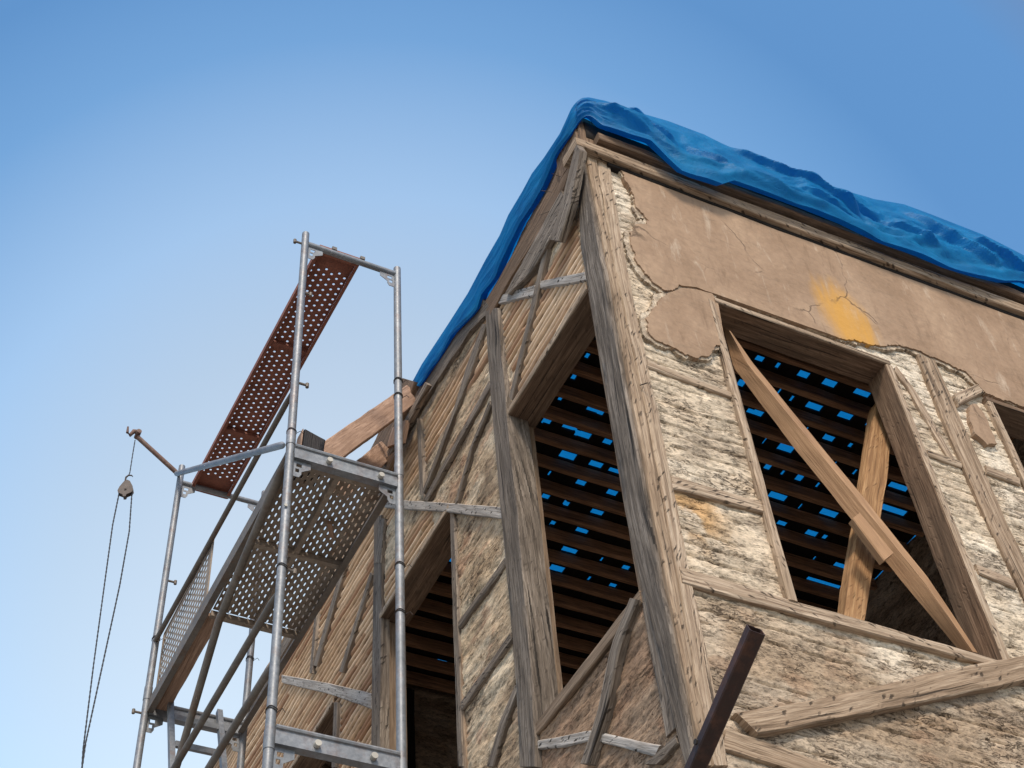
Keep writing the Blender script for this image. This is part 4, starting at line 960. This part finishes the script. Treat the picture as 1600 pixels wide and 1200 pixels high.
# ---- loose planks leaning from the deck onto the wall top
def plank3(name, a, c, side, w_, th, mat, label, cat='plank'):
    a, c = np.array(a, float), np.array(c, float); side = np.array(side, float); d = (c-a)/np.linalg.norm(c-a); side -= d*(side@d); side /= np.linalg.norm(side); n = np.cross(side, d)
    if n@(CAM-a) < 0: n = -n
    t_ = timber(name, [a-side*w_/2, c-side*w_/2], [a+side*w_/2, c+side*w_/2], n, 0, th, M_[mat], None, .004)
    tag(t_, label, cat); return t_
p1 = PX((648, 612), -.02)
plank3('plank', (-1.05, 1.80, 7.67), p1, (-.45, .0, .6), .15, .045, 'plank', 'long brown plank leaning from the scaffold deck up to the wall top')
p2 = PX((606, 700), -.06)
plank3('plank', (-.80, 1.85, 7.67), p2, (-.45, .0, .6), .14, .04, 'plank', 'short pinkish plank with a pointed end behind the scaffold rail')
for (px_, w_) in (((590, 672), .05), ((545, 705), .05)):
    pass
b0 = PY((484, 735), 1.78)
t_ = timber('timber_offcut', [(b0[0]-.075, 1.75, ZK+.03), (b0[0]-.055, 1.75, 7.97)], [(b0[0]+.055, 1.75, ZK+.03), (b0[0]+.075, 1.75, 7.93)], NY, 0, .11, M_['tarred'], None, .008)
tag(t_, 'squared timber end tarred black on one side, standing on the scaffold deck', 'timber')
t_ = timber('timber_offcut', [(b0[0]-.083, 1.752, ZK+.03), (b0[0]-.066, 1.752, 7.98)], [(b0[0]-.083, 1.858, ZK+.03), (b0[0]-.066, 1.858, 7.98)], (-1, 0, 0), 0, .006, M_['plank'], None, .004)
OFF = bpy.data.objects; t_.parent = [o for o in OFF if o.name == 'timber_offcut'][0]; t_.name = 'bare_face'
# boards left on the wall top beyond the tarp
tL('wall_plate', [(640, 596), (622, 640), (598, 690), (575, 735)], [(660, 602), (645, 645), (622, 690), (598, 740)], .06, .10, M_['brown'], wob=.012)

heap = [([(664, 596), (640, 640), (612, 690), (590, 730)], [(668, 600), (646, 644), (618, 694), (596, 735)], .10, 'grey', 'narrow grey board studded with old nails, lying along the wall top by the blue sheet'),
        ([(600, 716), (590, 728)], [(622, 700), (606, 735)], .14, 'brown', 'splintered brown board end behind the right scaffold post, lowest of the broken pieces'),
        ([(612, 668), (604, 700)], [(634, 655), (626, 692)], .12, 'plank', 'stubby pale brown board end wedged behind the right scaffold post'),
        ([(590, 640), (584, 652)], [(604, 632), (600, 643)], .24, 'brown', 'small brown cleat on top of the long leaning plank, nearer its upper end'),
        ([(545, 673), (538, 686)], [(556, 668), (552, 680)], .38, 'brown', 'small brown cleat on top of the long leaning plank, nearer its lower end')]
for l_, r_, x_, mt_, lb_ in heap:
    o_ = timber('broken_board', [PX(p, -x_) for p in l_], [PX(p, -x_) for p in r_], NX, 0, .035, M_[mt_], None, .008, seg=.03)
    tag(o_, lb_, 'board', 'broken boards on the wall top behind the scaffold')
# ---------------------------------------------------------------- pulley and rope
pb = PY((197, 765), 4.1)
PU = thing('rope_pulley', 'old wooden cheeked pulley block hanging from the scaffold arm', 'pulley', tuple(pb))
mb = MB()
out = [(0, .082), (.022, .07), (.05, .018), (.06, -.02), (.052, -.042), (.014, -.062), (.010, -.082), (-.010, -.082), (-.014, -.062), (-.052, -.042), (-.06, -.02), (-.05, .018), (-.022, .07)]
rt = np.array(_R); rt[2] = 0; rt /= np.linalg.norm(rt); nr_ = np.cross(rt, (0, 0, 1.))
for s_ in (-.018, .012):
    prism(mb, [pb+rt*u*.95+np.array([0, 0, v*1.05])+nr_*s_ for u, v in out], nr_*.006)
mb.build('cheek', M_['pulleymetal'], PU)
mb = MB(); c_ = pb+np.array([0, 0, -.015]); tube(mb, [c_+nr_*(-.011), c_+nr_*.011], .046, 20); mb.build('sheave', M_['iron'], PU, 40)
mb = MB(); tube(mb, [c_+nr_*(-.024), c_+nr_*.024], .008, 8); mb.build('axle', M_['iron'], PU, 40)
mb = MB(); hkp = [(0, .07), (-.018, .10), (-.018, .13), (-.002, .15), (.022, .148), (.03, .135)]
tube(mb, [pb+rt*u+np.array([0, 0, v]) for u, v in hkp], [.007, .007, .007, .006, .005, .004], 8); mb.build('hook', M_['iron'], PU, 60)
def rope(name, pts, r, label, cat='rope'):
    pts = [np.array(p) for p in pts]; dense = []
    for a, c in zip(pts[:-1], pts[1:]):
        n = max(2, int(np.linalg.norm(c-a)/.02)); dense += [a+(c-a)*k/n for k in range(n)]
    dense.append(pts[-1]); mb = MB(); m = len(dense)
    tw = []
    for ph in (0, pi):
        tube(mb, [p+rt*(r*.34*cos(i*1.7+ph))+nr_*(r*.34*sin(i*1.7+ph)) for i, p in enumerate(dense)], r*.62, 6)
    o = mb.build(name, M_['rope'], None, 60); tag(o, label, cat); return o
hung = PY((211, 688), 4.1)
rope('rope', [hung, PY((207, 712), 4.1), PY((203, 738), 4.1), pb+np.array([0, 0, .148])], .0055, 'short dark rope tying the pulley to the arm')
L1 = [c_+rt*(-.046), PY((176, 820), 4.1), PY((165, 900), 4.1), PY((146, 1040), 4.1), PY((130, 1170), 4.1), PY((127, 1215), 4.1)]
L2 = [c_+rt*(.046), PY((202, 830), 4.1), PY((187, 915), 4.1), PY((160, 1040), 4.1), PY((134, 1160), 4.1), PY((126, 1215), 4.1)]
arc = [c_+rt*(-.046*cos(a))+np.array([0, 0, .046*sin(a)]) for a in np.linspace(0, pi, 9)]
zl = L1[-1].copy(); zl[2] = .3
rope('hoist_rope', [zl]+L1[::-1]+arc[1:-1]+L2+[zl+np.array([.05, 0, 0])], .0065, 'long dark rope looped over the pulley and falling to the ground')
